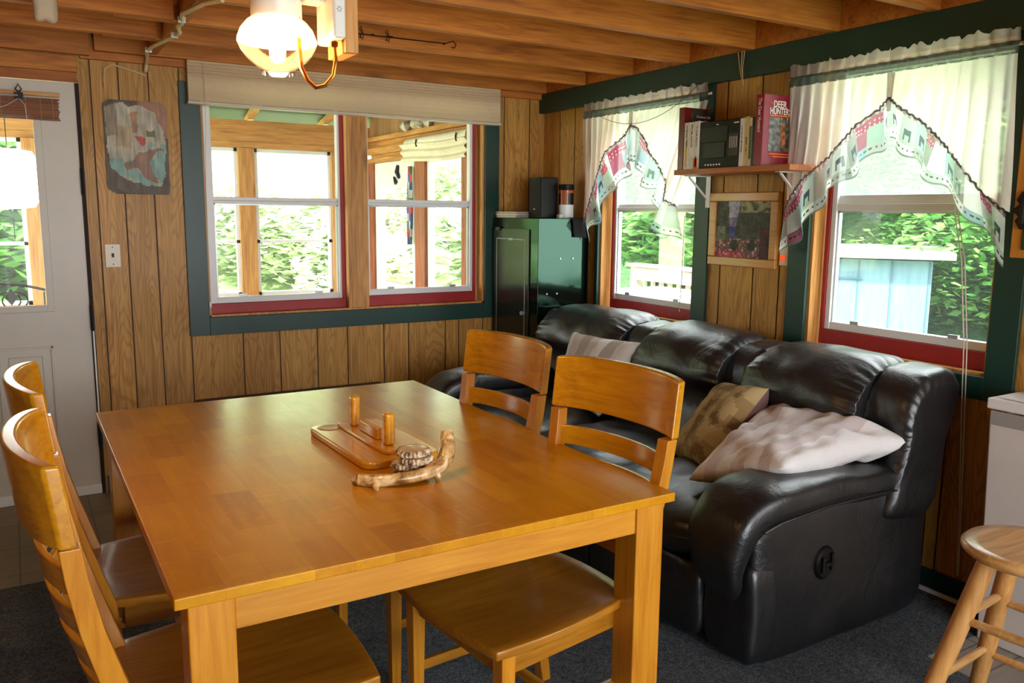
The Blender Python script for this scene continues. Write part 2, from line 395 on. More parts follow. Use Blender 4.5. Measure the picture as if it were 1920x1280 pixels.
wall('wall_front', MPF, -4.3, 0, 0, 2.4, [(-3.1, -.5, .1, 2.15)], [-3.9, -3.4, -.3], .12, [M_PANEL, M_GROOVE, M_SIDING], 6)  # unseen opening in this wall, added to let fill daylight in

M_CARPET = carpet_mat()
MB().box(-4.5, .2, -7, .3, -.12, 0).build('floor', vinyl_mat('beige_vinyl', .305, .305, lin(142, 132, 108), lin(104, 96, 78)), kind='structure')
cp = MB().prism([(-4.3, -1.047), (0, -1.047), (0, -3.13), (-.47, -3.13), (-.47, -6.8), (-4.3, -6.8)], .0005, .008).build('carpet', M_CARPET, kind='structure')
MB().box(-.47, 0, -6.8, -3.13, .0005, .005).build('trim_9', vinyl_mat('grey_plank_vinyl', .9, .12, lin(168, 158, 146), lin(120, 110, 100)), kind='structure')
# ceiling boards, joists and blocks
MB().box(-4.6, .25, -7.1, .3, 2.39, 2.45).build('ceiling', wood('ceiling_boards', [lin(120, 70, 28), lin(170, 106, 46), lin(190, 128, 62)], 'y', .6, 0, .8, True, 0, .1, .3), kind='structure')
jy = [-.055, -.475, -.915, -1.36, -1.79, -2.245, -2.68, -3.12, -3.56, -4.0, -4.44, -4.88, -5.32, -5.76, -6.2, -6.6]
rj = random.Random(4)
for i, y in enumerate(jy):
    q = rj.uniform(.85, 1.1); col = (q, q*rj.uniform(.94, 1.02), q*rj.uniform(.85, 1.05), 1)
    MB().box(-2.6, -.032, y-.018, y+.02, ZC, 2.389, col=col).build('ceiling_joist', M_JOIST, kind='structure', bev=.002, seg=1)
    q = rj.uniform(.8, 1.05); col = (q, q*.97, q*rj.uniform(.85, 1.05), 1)
    yl = y-.041 if i else y
    if not i: MB().box(-4.3, -2.62, -.068, -.034, ZC-.025, 2.389, col=(.8, .75, .7, 1)).build('ceiling_joist', M_JOIST, kind='structure', bev=.002, seg=1)
    if i: MB().box(-4.3, -2.385, yl-.018, yl+.018, ZC, 2.389, col=col).build('ceiling_joist', M_JOIST, kind='structure', bev=.002, seg=1)
for a, b, x in ((-.455, -.075, -2.345), (-.895, -.495, -2.345), (-1.34, -.935, -2.345), (-1.77, -1.38, -2.345)):
    MB().box(x-.018, x+.018, a+.001, b-.001, ZC+.004, 2.38, col=(.95, .93, .9, 1)).build('ceiling_block', M_JOIST, kind='structure')
# rim board over the back wall panels and boards over the door
MB().box(-2.66, -.02, -.03, -.0005, 2.165, ZC+.05, col=(.8, .68, .55, 1)).build('trim_1', M_JOIST, kind='structure')
o = MB().box(-4.2, -2.675, -.025, -.0005, 2.098, 2.172, col=(1, 1, 1, 1)).build('trim_2', M_JOIST, kind='structure', bev=.003)
o = MB().box(-4.2, -2.68, -.018, -.0005, 2.052, 2.097, col=(.55, .42, .33, 1)).build('trim_3', M_JOIST, kind='structure')
MB().box(-2.6895, -2.6725, -.004, .06, 0, 2.05).build('trim_4', M_SEAL, kind='structure')
MB().box(-2.684, -2.677, -.009, -.0045, .30, .98).build('door_leak_strip', M_WHITE, kind='structure')  # white strip standing in for daylight leaking past the door edge
MB().box(-.03, -.0005, -6.7, -.0005, 2.203, 2.389, col=(.8, .75, .7, 1)).build('trim_14', M_JOIST, kind='structure')
# green header and window casings
MB().box(-.042, -.0005, -6.7, -.0005, 2.084, 2.202).build('trim_5', M_GREEN, kind='structure', bev=.003)
def casing(n, pieces, mp):
    mb = MB()
    for a, b, c, d in pieces:
        vs = [mp(u, z, dd) for z in (c, d) for dd in (-.018, -.0005) for u in (a, b)]
        mb.add(vs, [(0, 2, 3, 1), (4, 5, 7, 6), (0, 1, 5, 4), (2, 6, 7, 3), (0, 4, 6, 2), (1, 3, 7, 5)])
    mb.build(n, M_GREEN, kind='structure', bev=.002)
casing('trim_6', [(-2.222, -2.12, .79, 2.1), (-.44, -.343, .79, 2.1), (-2.12, -.44, .79, .885)], MPB)
casing('trim_7', [(-1.54, -1.44, .8, 2.084), (-.63, -.60, .8, 2.084), (-1.44, -.63, .8, .885)], MPR)
casing('trim_8', [(-3.078, -2.974, .8, 2.084), (-2.158, -2.051, .8, 2.084), (-2.974, -2.158, .8, .885)], MPR)
MB().box(-.014, -.0005, -3.6, -.0005, .009, .096).build('baseboard_right', M_GREEN, kind='structure', bev=.002)
MB().box(-.024, -.0145, -3.1, -.001, .0085, .024).build('trim_10', M_WHITE, kind='structure')
MB().box(-2.66, -.4, -.014, -.0005, .001, .09).build('baseboard_back', M_GREEN, kind='structure')

def boxm(mb, mp, u0, u1, z0, z1, d0, d1, m=None):
    vs = [mp(u, z, d) for z in (z0, z1) for d in (d0, d1) for u in (u0, u1)]
    mb.add(vs, [(0, 2, 3, 1), (4, 5, 7, 6), (0, 1, 5, 4), (2, 6, 7, 3), (0, 4, 6, 2), (1, 3, 7, 5)], m)
def window(n, mp, U0, U1, Z0, Z1, units, reveal_m):
    """units: (frame u0, u1, glass u0, u1, bottom of glass, rail z0, z1, top)"""
    root = thing('window_%d' % n, kind='structure', loc=mp((U0+U1)/2, Z0, .06))
    mb = MB()
    for a, b, c, d in ((U0, U0+.014, Z0, Z1), (U1-.014, U1, Z0, Z1), (U0, U1, Z1-.014, Z1), (U0, U1, Z0, Z0+.012)):
        boxm(mb, mp, a+.0005, b-.0005, c+.0005, d-.0005, .001, .119)
    mb.build('window_reveal', reveal_m, root, bev=.001)
    for (f0, f1, g0, g1, gz, r0_, r1_, top) in units:
        mb = MB(); boxm(mb, mp, f0, f1, Z0+.012, gz-.035, .045, .1)
        (boxm(mb, mp, f0, f0+.02, gz-.035, top, .045, .1) if mp is MPR else None); boxm(mb, mp, f1-.02, f1, gz-.035, top, .045, .1)
        mb.build('red_stop', M_RED, root, bev=.002)
        mb = MB()
        for a, b, c, d, e, g in ((f0+(.02 if mp is MPR else 0), g0, gz-.034, top, .052, .095), (g1, f1-.02, gz-.034, top, .052, .095),
                                 (g0, g1, gz-.034, gz, .056, .09), (g0, g1, r0_, r0_+(r1_-r0_)*.45, .056, .085), (g0, g1, r0_+(r1_-r0_)*.45, r1_, .07, .098), (g0, g1, top-.03, top, .07, .098)):
            boxm(mb, mp, a, b, c, d, e, g)
        fr = mb.build('sash_frame', M_WHITE, root, bev=.003)
        mb = MB()
        boxm(mb, mp, g0, g0+.008, gz, r0_, .064, .082); boxm(mb, mp, g1-.008, g1, gz, r0_, .064, .082); boxm(mb, mp, g0, g1, r0_-.008, r0_, .064, .082)
        for uu_ in (lerp(g0, g1, .2), lerp(g0, g1, .82)): boxm(mb, mp, uu_-.02, uu_+.02, gz, gz+.014, .05, .064)
        mb.build('sash_track', M_ALU, fr)
        mb = MB(); q = [mp(g0, gz, .072), mp(g1, gz, .072), mp(g1, r0_, .072), mp(g0, r0_, .072)]; mb.add(q, [(0, 1, 2, 3)]); mb.build('lower_pane', M_GLASS, root)
        mb = MB(); q = [mp(g0, r1_, .084), mp(g1, r1_, .084), mp(g1, top-.03, .084), mp(g0, top-.03, .084)]; mb.add(q, [(0, 1, 2, 3)]); mb.build('upper_pane', M_HAZY if mp is MPR and n < 10 else M_GLASS, root)
    return root
w1 = window(1, MPB, -2.12, -.44, .885, 2.1, [(-2.106, -1.338, -2.06, -1.372, .985, 1.49, 1.525, 2.086), (-1.21, -.475, -1.185, -.515, .992, 1.49, 1.525, 2.086)], M_PINE)
mb = MB(); boxm(mb, MPB, -1.337, -1.211, .897, 2.086, -.004, .11); mb.build('mullion_post', M_PINE, w1, bev=.003)
window(2, MPR, -1.44, -.63, .885, 2.085, [(-1.426, -.68, -1.385, -.715, .99, 1.475, 1.51, 2.07)], M_PINE)
window(3, MPR, -2.974, -2.158, .885, 2.085, [(-2.96, -2.195, -2.945, -2.24, 1.0, 1.478, 1.545, 2.07)], M_PINE)

window(10, MPR, -5.85, -4.55, 1.0, 2.06, [(-5.83, -4.57, -5.79, -4.61, 1.10, 1.51, 1.55, 2.04)], M_PINE)  # unseen window added behind the camera to bring light from the right
# ------------------------------------------------------------------ door
dr = thing('door_1', kind='structure', loc=(-3.12, .03, 0))
mb = MB(); gx0, gx1, gz0, gz1 = -3.42, -2.872, .985, 1.88
for a, b, c, d in ((-3.575, gx0, .012, 2.05), (gx1, -2.69, .012, 2.05), (gx0, gx1, .012, gz0), (gx0, gx1, gz1, 2.05)): mb.box(a, b, .005, .045, c, d)
slab = mb.build('door_slab', M_DOOR, dr)
mb = MB()
for a, b, c, d in ((gx0-.03, gx0+.004, gz0-.03, gz1+.03), (gx1-.004, gx1+.03, gz0-.03, gz1+.03), (gx0, gx1, gz0-.03, gz0+.004), (gx0, gx1, gz1-.004, gz1+.03)): mb.box(a, b, -.006, .0045, c, d)
mb.build('glass_molding', M_DOOR, dr, bev=.004)
MB().add([(gx0, .024, gz0), (gx1, .024, gz0), (gx1, .024, gz1), (gx0, .024, gz1)], [(0, 1, 2, 3)]).build('door_glass', M_GLASS, dr)
for a, b in ((-3.44, -3.19), (-3.1, -2.862)):
    mb = MB()
    for k, (ins, y) in enumerate(((0, -.004), (.045, -.001))):
        z0, z1 = .205+ins, .785-ins; a2, b2 = a+ins, b-ins; t_ = .012 if k == 0 else .006
        mb.box(a2, b2, y, .0048, z0, z0+t_); mb.box(a2, b2, y, .0048, z1-t_, z1); mb.box(a2, a2+t_, y, .0048, z0, z1); mb.box(b2-t_, b2, y, .0048, z0, z1)
    mb.build('raised_panel', M_DOOR, dr, bev=.003)
MB().box(-3.575, -2.69, -.01, .0045, .004, .055).build('door_sweep', M_WHITE, dr, bev=.002)
for z in (1.62, .95, .35):
    mb = MB(); mb.box(-2.692, -2.672, -.016, .003, z-.09, z+.02); mb.tube([(-2.684, -.012, z-.1), (-2.684, -.012, z+.03)], .008); mb.build('hinge', M_IRON, dr)

# bamboo blind on the door
bl = thing('bamboo_blind', 'rolled up brown bamboo slat blind hanging over the white door', 'blind', (-3.1, -.03, 1.87))
M_BAM = wood('bamboo', [lin(96, 50, 22), lin(142, 82, 42), lin(164, 104, 58)], 'x', .6, 0, 1.4, False, .6, .2, .3)
MB().box(-3.5, -2.757, -.03, -.012, 1.975, 1.993).build('head_slat', M_PINEX, bl, bev=.002)
mb = MB(); rb = random.Random(2)
for k in range(13):
    z = 1.962-k*.0078; q = rb.uniform(.6, 1.15); e = rb.uniform(-.004, .004)
    mb.box(-3.5, -2.764+e-.00*k, -.034, -.026, z-.0034, z+.0034, col=(q, q*.95, q*.9, 1))
mb.build('slats', M_BAM, bl)
M_THREAD = plain('pale_thread', lin(190, 160, 120), .8)
for x in (-3.3, -3.12, -3.0, -2.9, -2.84, -2.79): MB().box(x-.0008, x+.0008, -.0365, -.0345, 1.865, 1.965).build('stitching', M_THREAD, bl)
mb = MB(); mb.box(-2.944, -2.908, -.045, -.03, 1.955, 1.985); mb.tube([(-2.925, -.036, 1.985), (-2.937, -.036, 2.0), (-2.925, -.036, 2.022), (-2.913, -.036, 2.0), (-2.925, -.036, 1.985)], .003); mb.build('bracket', M_IRON, bl)
mb = MB(); mb.tube([(-3.3, -.04, 1.975), (-2.99, -.045, 1.97), (-2.93, -.045, 1.97)], .0025, 5)
mb.tube([(-3.2, -.045, 1.93), (-3.08, -.05, 1.905), (-2.99, -.05, 1.915), (-2.93, -.045, 1.955)], .002, 5); mb.tube([(-2.925, -.046, 1.955), (-2.905, -.046, 1.93), (-2.9, -.046, 1.868)], .002, 5)
mb.build('pull_cord', plain('pale_cord', lin(200, 196, 186), .7), bl)

# ------------------------------------------------------------------ outdoors
def terrain():
    m, t, b = newmat('meadow'); n = noi(t, mapped(t), 1.2, 6, .7); n2 = noi(t, mapped(t), 9, 4, .7)
    c = ramp(t, n, [(.3, lin(160, 190, 110)), (.5, lin(206, 224, 160)), (.7, lin(238, 244, 208))])
    c = mixc(t, .4, c, ramp(t, n2, [(.3, lin(60, 96, 44)), (.7, lin(190, 210, 150))])); at = N(t, 'ShaderNodeAttribute', attribute_name='tint'); wd = ramp(t, n2, [(.3, lin(40, 80, 46)), (.55, lin(76, 124, 70)), (.75, lin(128, 166, 104))])
    c = mixc(t, at.outputs['Fac'], wd, c); t.links.new(c, b.inputs['Base Color']); b.inputs['Roughness'].default_value = .9
    t.links.new(bump(t, n2, .8, .1), b.inputs['Normal'])
    def hgt(x, y):
        d = math.hypot(max(0, x-2), max(0, y-3)); base = -.75
        h = base+.16*max(0, d-3)**1.25+.25*nz(x, y, 0, .35)*min(1, d/5)
        return h
    mb = MB(); n_ = 70
    mb.grid(lambda u, v: (lerp(-22, 34, u), lerp(-12, 40, v), hgt(lerp(-22, 34, u), lerp(-12, 40, v))), n_, n_, colf=lambda u, v: (lambda q: (q, q, q, 1))(0.0 if lerp(-22, 34, u) > 4.2 and lerp(-22, 34, u) > .55*lerp(-12, 40, v)+1.5 else 1.0))
    mb.build('ground', m, smooth=True, auto=180, kind='structure'); return hgt
HG = terrain()

LEAF = {}
def leafmat(name, c0, c1):
    m, t, b = newmat(name); at = N(t, 'ShaderNodeAttribute', attribute_name='tint'); c = mixc(t, at.outputs['Fac'], c0, c1)
    t.links.new(c, b.inputs['Base Color']); b.inputs['Roughness'].default_value = .6; tr = N(t, 'ShaderNodeBsdfTranslucent'); t.links.new(c, tr.inputs[0])
    mx = N(t, 'ShaderNodeMixShader'); mx.inputs[0].default_value = .4; t.links.new(b.outputs[0], mx.inputs[1]); t.links.new(tr.outputs[0], mx.inputs[2]); t.links.new(mx.outputs[0], t.nodes['Material Output'].inputs[0])
    return m
ML = [leafmat('maple_leaves', lin(66, 132, 62), lin(158, 206, 112)), leafmat('dark_leaves', lin(44, 104, 62), lin(112, 172, 108)), leafmat('overexposed_leaves', lin(198, 214, 172), lin(240, 246, 226))]  # third set is near white: overexposed daylight put into the leaf colour
M_BARK = plain('bark', lin(104, 92, 80), .9, .35, 9, bmp=.8, bscale=25)
def leafmesh(rx, rz, n, size, seed, flat=.5):
    rn = random.Random(seed); mb = MB(); blobs = [(Vector((rn.gauss(0, .45)*rx, rn.gauss(0, .45)*rx, rn.uniform(-.8, .8)*rz)), rn.uniform(.3, .55)*rx) for _ in range(26)]
    for k in range(n):
        c, r_ = blobs[k % 26]; d = Vector((rn.gauss(0, 1), rn.gauss(0, 1), rn.gauss(0, .6))).normalized()*r_*rn.uniform(.75, 1.05); p = c+d
        a = Vector((rn.gauss(0, 1), rn.gauss(0, 1), rn.gauss(0, .25))).normalized(); b_ = a.cross(Vector((rn.gauss(0, .4), rn.gauss(0, .4), 1))).normalized(); s_ = size*rn.uniform(.6, 1.3)
        q = rn.random(); mb.add([p-a*s_, p+b_*s_*.55-a*s_*.2, p+a*s_, p-b_*s_*.55-a*s_*.2], [(0, 1, 2, 3)], None, (q, q, q, 1))
    return mb
FM = {}
def tree(x, y, H, rx, rz, kind, label, cat='tree', size=.10, n=13000, trunk=.16, group='trees outside'):
    g = HG(x, y); root = thing('tree', label, cat, (x, y, g), random.Random(int(x*91+y*37)).uniform(0, 6), group)
    key = (kind, rx, rz, size, n)
    if key not in FM: FM[key] = leafmesh(rx, rz, n, size, len(FM)+5).build('foliage', ML[kind], None, local=True)
    fo = FM[key]
    if fo.parent is None: fo.parent = root; o = fo
    else: o = fo.copy(); C.objects.link(o); o.parent = root
    o.location = (0, 0, H)
    MB().tube([(0, 0, -.2), (.03, .02, H*.4), (-.03, .05, H*.8), (0, 0, H+rz*.3)], [trunk*1.15, trunk, trunk*.8, trunk*.35], 9).build('trunk', M_BARK, root, smooth=True, local=True)
tree(7.7, -1.4, 2.3, 1.6, 1.1, 0, 'bright maple with low leafy branches right of the blue shed', size=.075, n=20000)
tree(8.7, 1.7, 1.15, 1.7, 1.5, 0, 'bright maple just behind the right end of the blue shed', size=.075, n=24000)
tree(10.3, .6, 1.9, 1.9, 1.6, 0, 'bright maple farther back between shed corner and window edge', size=.11, n=13000)
tree(11.5, 4.2, 3.4, 2.4, 2.2, 1, 'dark green tree rising above the blue shed roof')
tree(9.0, 5.2, 4.1, 2.1, 1.9, 0, 'leafy green tree behind the left end of the shed')
tree(13.5, 1.0, 3.4, 2.6, 2.6, 1, 'tall dark tree in the woods beyond the maples', trunk=.25)
tree(12.0, -1.6, 3.6, 2.4, 2.2, 1, 'shaded tree with thick trunk at far right of large window', trunk=.3)
tree(16.0, 6.0, 3.8, 3.0, 3.2, 1, 'deep green tree far behind the shed', size=.15)
tree(17.0, -.5, 3.8, 3.0, 3.2, 1, 'distant dark green tree seen between two maples', size=.15)
tree(6.0, 4.6, 1.9, 1.3, 1.0, 0, 'yellow green maple shrub beyond the deck railing', size=.12)
tree(8.2, 9.0, 3.0, 2.1, 1.9, 1, 'dark leafy tree seen through the small right window')
tree(6.4, 3.1, 4.4, 1.4, 1.0, 0, 'tree with stout grey trunk behind the deck railing', trunk=.26)
tree(11.0, 9.6, 4.0, 2.6, 2.6, 0, 'broad green tree on the slope beyond the deck', size=.13)
tree(13.5, 13.0, 4.0, 3.2, 3.4, 0, 'dark tree high on the slope behind the deck trees', size=.16)
tree(-3.9, 9.0, 2.4, 1.8, 1.5, 0, 'bushy green tree seen through the door glass')
tree(1.2, 10.5, .7, 1.7, 1.0, 2, 'pale leafy bush behind the left porch window')
tree(4.4, 11.5, 1.1, 2.0, 1.3, 2, 'pale sunlit tree on the bank behind the porch')
tree(2.8, 8.2, .9, 1.2, .7, 2, 'low green bush on the bank outside the porch', size=.12)
tree(-1.2, 13.5, 1.2, 2.2, 1.4, 2, 'bush with glare painted into its leaves at the top of the meadow')

for k_, (x, y, l) in enumerate(((20, 3, 'forest tree at the far end of the view over the shed roof'), (21, -4, 'forest tree far beyond the right maple'), (20, 11, 'forest tree far beyond the deck railing'), (15, 18, 'forest tree at top of the slope behind the small window'), (24, 7, 'forest tree farthest away between the deck and shed'), (10, -5.5, 'forest tree nearest the right edge of the large window'))):
    tree(x, y, 3.6, 3.6, 3.6, 1, 'tall dense '+l, size=.2, n=9000, trunk=.3)
tree(-3.0, 7.2, 1.7, 1.7, 1.7, 0, 'dense green tree filling the view through the door glass', size=.11, n=15000)
# blue shed
sh = thing('shed', 'pale blue board shed with white roof fascia outside large window', 'shed', (7.2, 3.0, HG(7, 3)))
m, t, b = newmat('pale_blue_boards'); wv = N(t, 'ShaderNodeTexBrick'); t.links.new(mapped(t, (1, 1, 1), 0, (R(90), 0, R(90))), wv.inputs['Vector'])
n_ = noi(t, mapped(t, (6, 6, 1)), 2, 4); t.links.new(ramp(t, n_, [(.3, lin(84, 112, 128)), (.7, lin(102, 132, 146))]), b.inputs['Base Color']); b.inputs['Roughness'].default_value = .8
M_BLUE = m
zb = HG(7, 3)-.4; TS = Matrix.Translation((6.15, 1.16, 0)) @ Matrix.Rotation(math.atan2(.817, -.576), 4, 'Z')   # +x runs along the front, -y away from the house
MB().box(0, 2.0, -2.4, 0, zb, .94, T=TS).build('shed_wall', M_BLUE, sh)
mb = MB()
for y in [.02, .42, .78, 1.02, 1.3, 1.62, 1.9]: mb.box(y, y+.018, .0005, .012, zb, .93, T=TS)
mb.box(.75, 1.85, .0125, .02, .70, .72, T=TS); mb.build('battens', plain('blue_batten', lin(66, 94, 112), .8), sh)
MB().box(-.22, 2.2, -2.6, .22, .965, 1.045, T=TS).build('roof_fascia', plain('white_fascia', lin(200, 200, 194), .7), sh, bev=.01)
# far shed roof peak
o = MB().prism([(0, 0), (.9, 0), (.45, .42)], 0, 1.4, T=Matrix.Translation((6.6, .55, -.55)) @ Matrix.Rotation(R(90), 4, 'X') @ Matrix.Rotation(R(90), 4, 'Y')).build('kennel_roof', plain('weathered_pink_board', lin(176, 140, 128), .8))
tag(o, 'small weathered peaked roof low beside the blue shed', 'roof')

# deck, railing, table on deck
M_DECKW = wood('weathered_deck', [lin(150, 140, 126), lin(186, 176, 160), lin(206, 198, 184)], 'y', .8, 0, .8, True, 0, .1, .2)
mb = MB()
for k in range(22): mb.box(.14+k*.142, .14+k*.142+.134, -.4, 3.1, -.12, -.08)
mb.build('deck_floor', M_DECKW, kind='structure')
rl = thing('deck_railing', 'weathered wooden deck railing with balusters outside small right window', 'railing', (3.05, 0, -.08))
MB().box(2.97, 3.13, 1.05, 2.84, .865, .9).build('top_rail', M_DECKW, rl, bev=.006)
MB().box(3.0, 3.04, 1.05, 2.7, .72, .86).build('rail_board', M_DECKW, rl, bev=.004)
MB().box(3.0, 3.04, 1.05, 2.7, .0, .09).build('bottom_rail', M_DECKW, rl, bev=.004)
for y in (2.74, 1.1): MB().box(3.0, 3.09, y-.05, y+.05, -.08, .865).build('rail_post', M_DECKW, rl, bev=.005)
for k in range(12):
    y = 2.6-k*.14
    MB().box(3.041, 3.075, y-.02, y+.02, .02, .80).build('baluster', M_DECKW, rl)
pt = thing('patio_table', 'pale sunlit wooden table on deck outside small right window', 'table', (1.9, .9, -.08))
mb = MB()
for k in range(6): mb.box(1.45+k*.14, 1.45+k*.14+.13, .2, 1.45, .74, .775)
mb.build('tabletop', M_DECKW, pt, bev=.004)
for x in (1.53, 2.2):
    for y in (.3, 1.35): MB().box(x-.04, x+.04, y-.04, y+.04, -.08, .739).build('leg', M_DECKW, pt)

# screened porch behind the back wall
P_X = -.285
M_PORCHW = M_PINEX
MB().box(-4.6, .1, .13, 2.6, -.12, -.02).build('floor', M_DECKW, kind='structure')
mb = MB(); mb.add([(-4.6, .125, 2.39), (.1, .125, 2.39), (.1, 2.9, 2.21), (-4.6, 2.9, 2.21), (-4.6, .125, 2.43), (.1, .125, 2.43), (.1, 2.9, 2.25), (-4.6, 2.9, 2.25)], [(0, 1, 2, 3), (4, 5, 6, 7), (0, 1, 5, 4), (2, 3, 7, 6), (0, 3, 7, 4), (1, 2, 6, 5)]); mb.build('ceiling', plain('green_metal_roof', lin(18, 22, 15), .6, .2), kind='structure')
for x in (-3.9, -3.1, -2.3, -1.58, -.95, -.4):
    mb = MB(); mb.bar((x, .14, 2.36), (x+.35, 2.7, 2.192), .05, .05); mb.build('porch_rafter', M_PINEY, kind='structure')
mb = MB(); mb.box(-4.6, .0, 2.40, 2.47, 2.0, 2.17); mb.box(-4.6, .0, 2.40, 2.47, 1.95, 1.998); mb.build('trim_12', M_PINEX, kind='structure')
mb = MB(); mb.box(-4.6, .0, 2.38, 2.47, -.1, .75); mb.build('wall_porch', M_PINEX, kind='structure')
for x0, x1 in ((-1.395, -1.262), (-.618, -.5), (-.5, -.285), (-2.9, -2.79), (-2.05, -1.95), (-4.0, -3.9)):
    MB().box(x0, x1, 2.38, 2.47, .75, 1.95).build('porch_post', M_PINE, kind='structure', bev=.003)
k = 4
for x0, x1 in ((-1.95, -1.395), (-1.262, -.618), (-2.79, -2.05), (-3.9, -2.9)):
    root = thing('window_%d' % k, kind='structure', loc=((x0+x1)/2, 2.42, .75)); k += 1; mb = MB(); f_ = .028
    for a, b, c, d in ((x0, x0+f_, .752, 1.948), (x1-f_, x1, .752, 1.948), (x0, x1, .752, .78), (x0, x1, 1.92, 1.948), (x0, x1, 1.185, 1.21)): mb.box(a+.001, b-.001, 2.40, 2.44, c, d)
    mb.build('sash_frame', M_WHITE, root); MB().add([(x0+f_, 2.42, .78), (x1-f_, 2.42, .78), (x1-f_, 2.42, 1.92), (x0+f_, 2.42, 1.92)], [(0, 1, 2, 3)]).build('window_glass', M_GLASS, root)
# side wall of the porch (runs away from the house on the right)
mb = MB()
for a, b, c, d in ((.12, 2.38, 2.08, 2.42), (.12, 2.38, -.1, .86)): mb.box(P_X+.02, P_X+.06, a, b, c, d)
mb.build('wall_porch', wood('porch_boarding', [lin(122, 82, 48), lin(164, 116, 72), lin(184, 138, 92)], 'z', .7, 0, .8, True, 0, .1, .5), kind='structure')
mb = MB(); mb.box(P_X-.02, P_X+.07, .12, 2.38, 1.93, 1.985); mb.box(P_X-.01, P_X+.06, .12, 2.38, 1.86, 1.90); mb.box(P_X-.02, P_X+.07, .12, 2.38, 2.04, 2.075); mb.box(P_X+.03, P_X+.05, .12, 2.38, 1.861, 2.079); mb.build('trim_13', M_PINEY, kind='structure')
for a, b in ((2.22, 2.36), (1.18, 1.36), (.49, .575), (.13, .2)): MB().box(P_X-.02, P_X+.06, a, b, .0, 1.86).build('porch_post', M_RED_PINE, kind='structure', bev=.003)
sw_ = thing('window_8', kind='structure', loc=(P_X, .85, .86)); mb = MB()
for a, b, c, d in ((.576, .61, .862, 1.86), (1.13, 1.178, .862, 1.86), (.61, 1.13, .862, .89), (.61, 1.13, 1.83, 1.86), (.61, 1.13, 1.13, 1.155)): mb.box(P_X+.005, P_X+.045, a, b, c, d)
mb.build('sash_frame', M_WHITE, sw_); MB().add([(P_X+.02, .61, .89), (P_X+.02, 1.13, .89), (P_X+.02, 1.13, 1.83), (P_X+.02, .61, 1.83)], [(0, 1, 2, 3)]).build('window_glass', M_GLASS, sw_)
sw_ = thing('window_9', kind='structure', loc=(P_X, .35, .86)); mb = MB()
for a, b, c, d in ((.201, .23, .862, 1.86), (.46, .489, .862, 1.86), (.23, .46, .862, .89), (.23, .46, 1.13, 1.155)): mb.box(P_X+.005, P_X+.045, a, b, c, d)
mb.build('sash_frame', M_WHITE, sw_); MB().add([(P_X+.02, .23, .89), (P_X+.02, .46, .89), (P_X+.02, .46, 1.86), (P_X+.02, .23, 1.86)], [(0, 1, 2, 3)]).build('window_glass', M_GLASS, sw_)
d2 = thing('door_2', kind='structure', loc=(P_X, 1.8, 0)); mb = MB()
for a, b, c, d in ((1.362, 1.45, .01, 1.855), (2.1, 2.219, .01, 1.855), (1.45, 2.1, 1.64, 1.855), (1.45, 2.1, .01, .86)): mb.box(P_X+.0, P_X+.04, a, b, c, d)
mb.build('door_slab', M_WHITE, d2); MB().add([(P_X+.02, 1.45, .86), (P_X+.02, 2.1, .86), (P_X+.02, 2.1, 1.64), (P_X+.02, 1.45, 1.64)], [(0, 1, 2, 3)]).build('door_glass', M_GLASS, d2)
mb = MB(); mb.tube([(P_X-.01, 1.68, 1.72), (P_X-.012, 1.72, 1.77), (P_X-.012, 1.7, 1.82)], [.012, .02, .012], 8); mb.tube([(P_X-.01, 1.74, 1.68), (P_X-.012, 1.78, 1.73)], [.018, .008], 8)
tag(mb.build('hanging_ornament', M_IRON, smooth=True), 'small dark ornament fixed on the white porch door', 'ornament')
pb = thing('roller_blind', 'cream rolled fabric blind above the porch side window', 'blind', (P_X-.05, .9, 1.84))
mb = MB(); mb.tube([(P_X-.05, .385, 1.965), (P_X-.05, 1.4, 1.965)], .04, 14)
mb.grid(lambda u, v: (P_X-.085-.012*math.sin(v*16), lerp(.385, 1.47-.03*v, u), lerp(1.96, 1.82, v)-.01*math.sin(u*5)), 12, 24)
mb.build('blind_fabric', plain('cream_fabric', lin(232, 222, 196), .8), pb, smooth=True)
for y in (.5, 1.15): MB().tube([(P_X-.096, y, 1.93), (P_X-.098, y+.01, 1.96), (P_X-.096, y, 1.985)], .006, 6).build('hook', M_IRON, pb)
mb = MB(); fl = [(2.14, 1.16), (1.2, 1.16)]
mb.grid(lambda u, v: (P_X-.04+.012*math.sin(u*9+v*3), lerp(1.37, 1.44, u), lerp(1.80, 1.2, v)), 6, 10, colf=lambda u, v: [lin(60, 120, 80), lin(200, 60, 60), lin(60, 70, 140), lin(190, 190, 190)][int(v*9+u*2) % 4])
tag(mb.build('windsock', M_TINT, smooth=True, solid=.003), 'thin striped cloth hanging on the porch door post', 'windsock')
tag(MB().lathe([(.0, .06), (.13, .06), (.2, .03), (.215, 0), (.205, -.03), (.19, -.012), (0, -.005)], (-.93, 1.0, 2.22), 32).build('ceiling_fixture', M_LAMPW, smooth=True), 'round white fixture at the porch ceiling behind window post', 'light fixture')
rn = random.Random(6)
for k, (y, w_) in enumerate(((1.55, .12), (1.33, .14), (1.14, .1))):
    mb = MB(); mb.cush((P_X-.0, y, 2.115), (.035, w_/2, .035), 2.5, 6, lambda u, q: q+Vector((nz(q.x, q.y, q.z, 22), nz(q.y, q.z, q.x, 22), nz(q.z, q.x, q.y, 22)))*.03)
    tag(mb.build('crumpled_paper', plain('pale_paper', lin(206, 196, 176), .8)), ['leftmost', 'middle', 'rightmost'][k]+' crumpled pale paper lying on the porch ledge above door', 'paper', 'papers on the porch ledge')
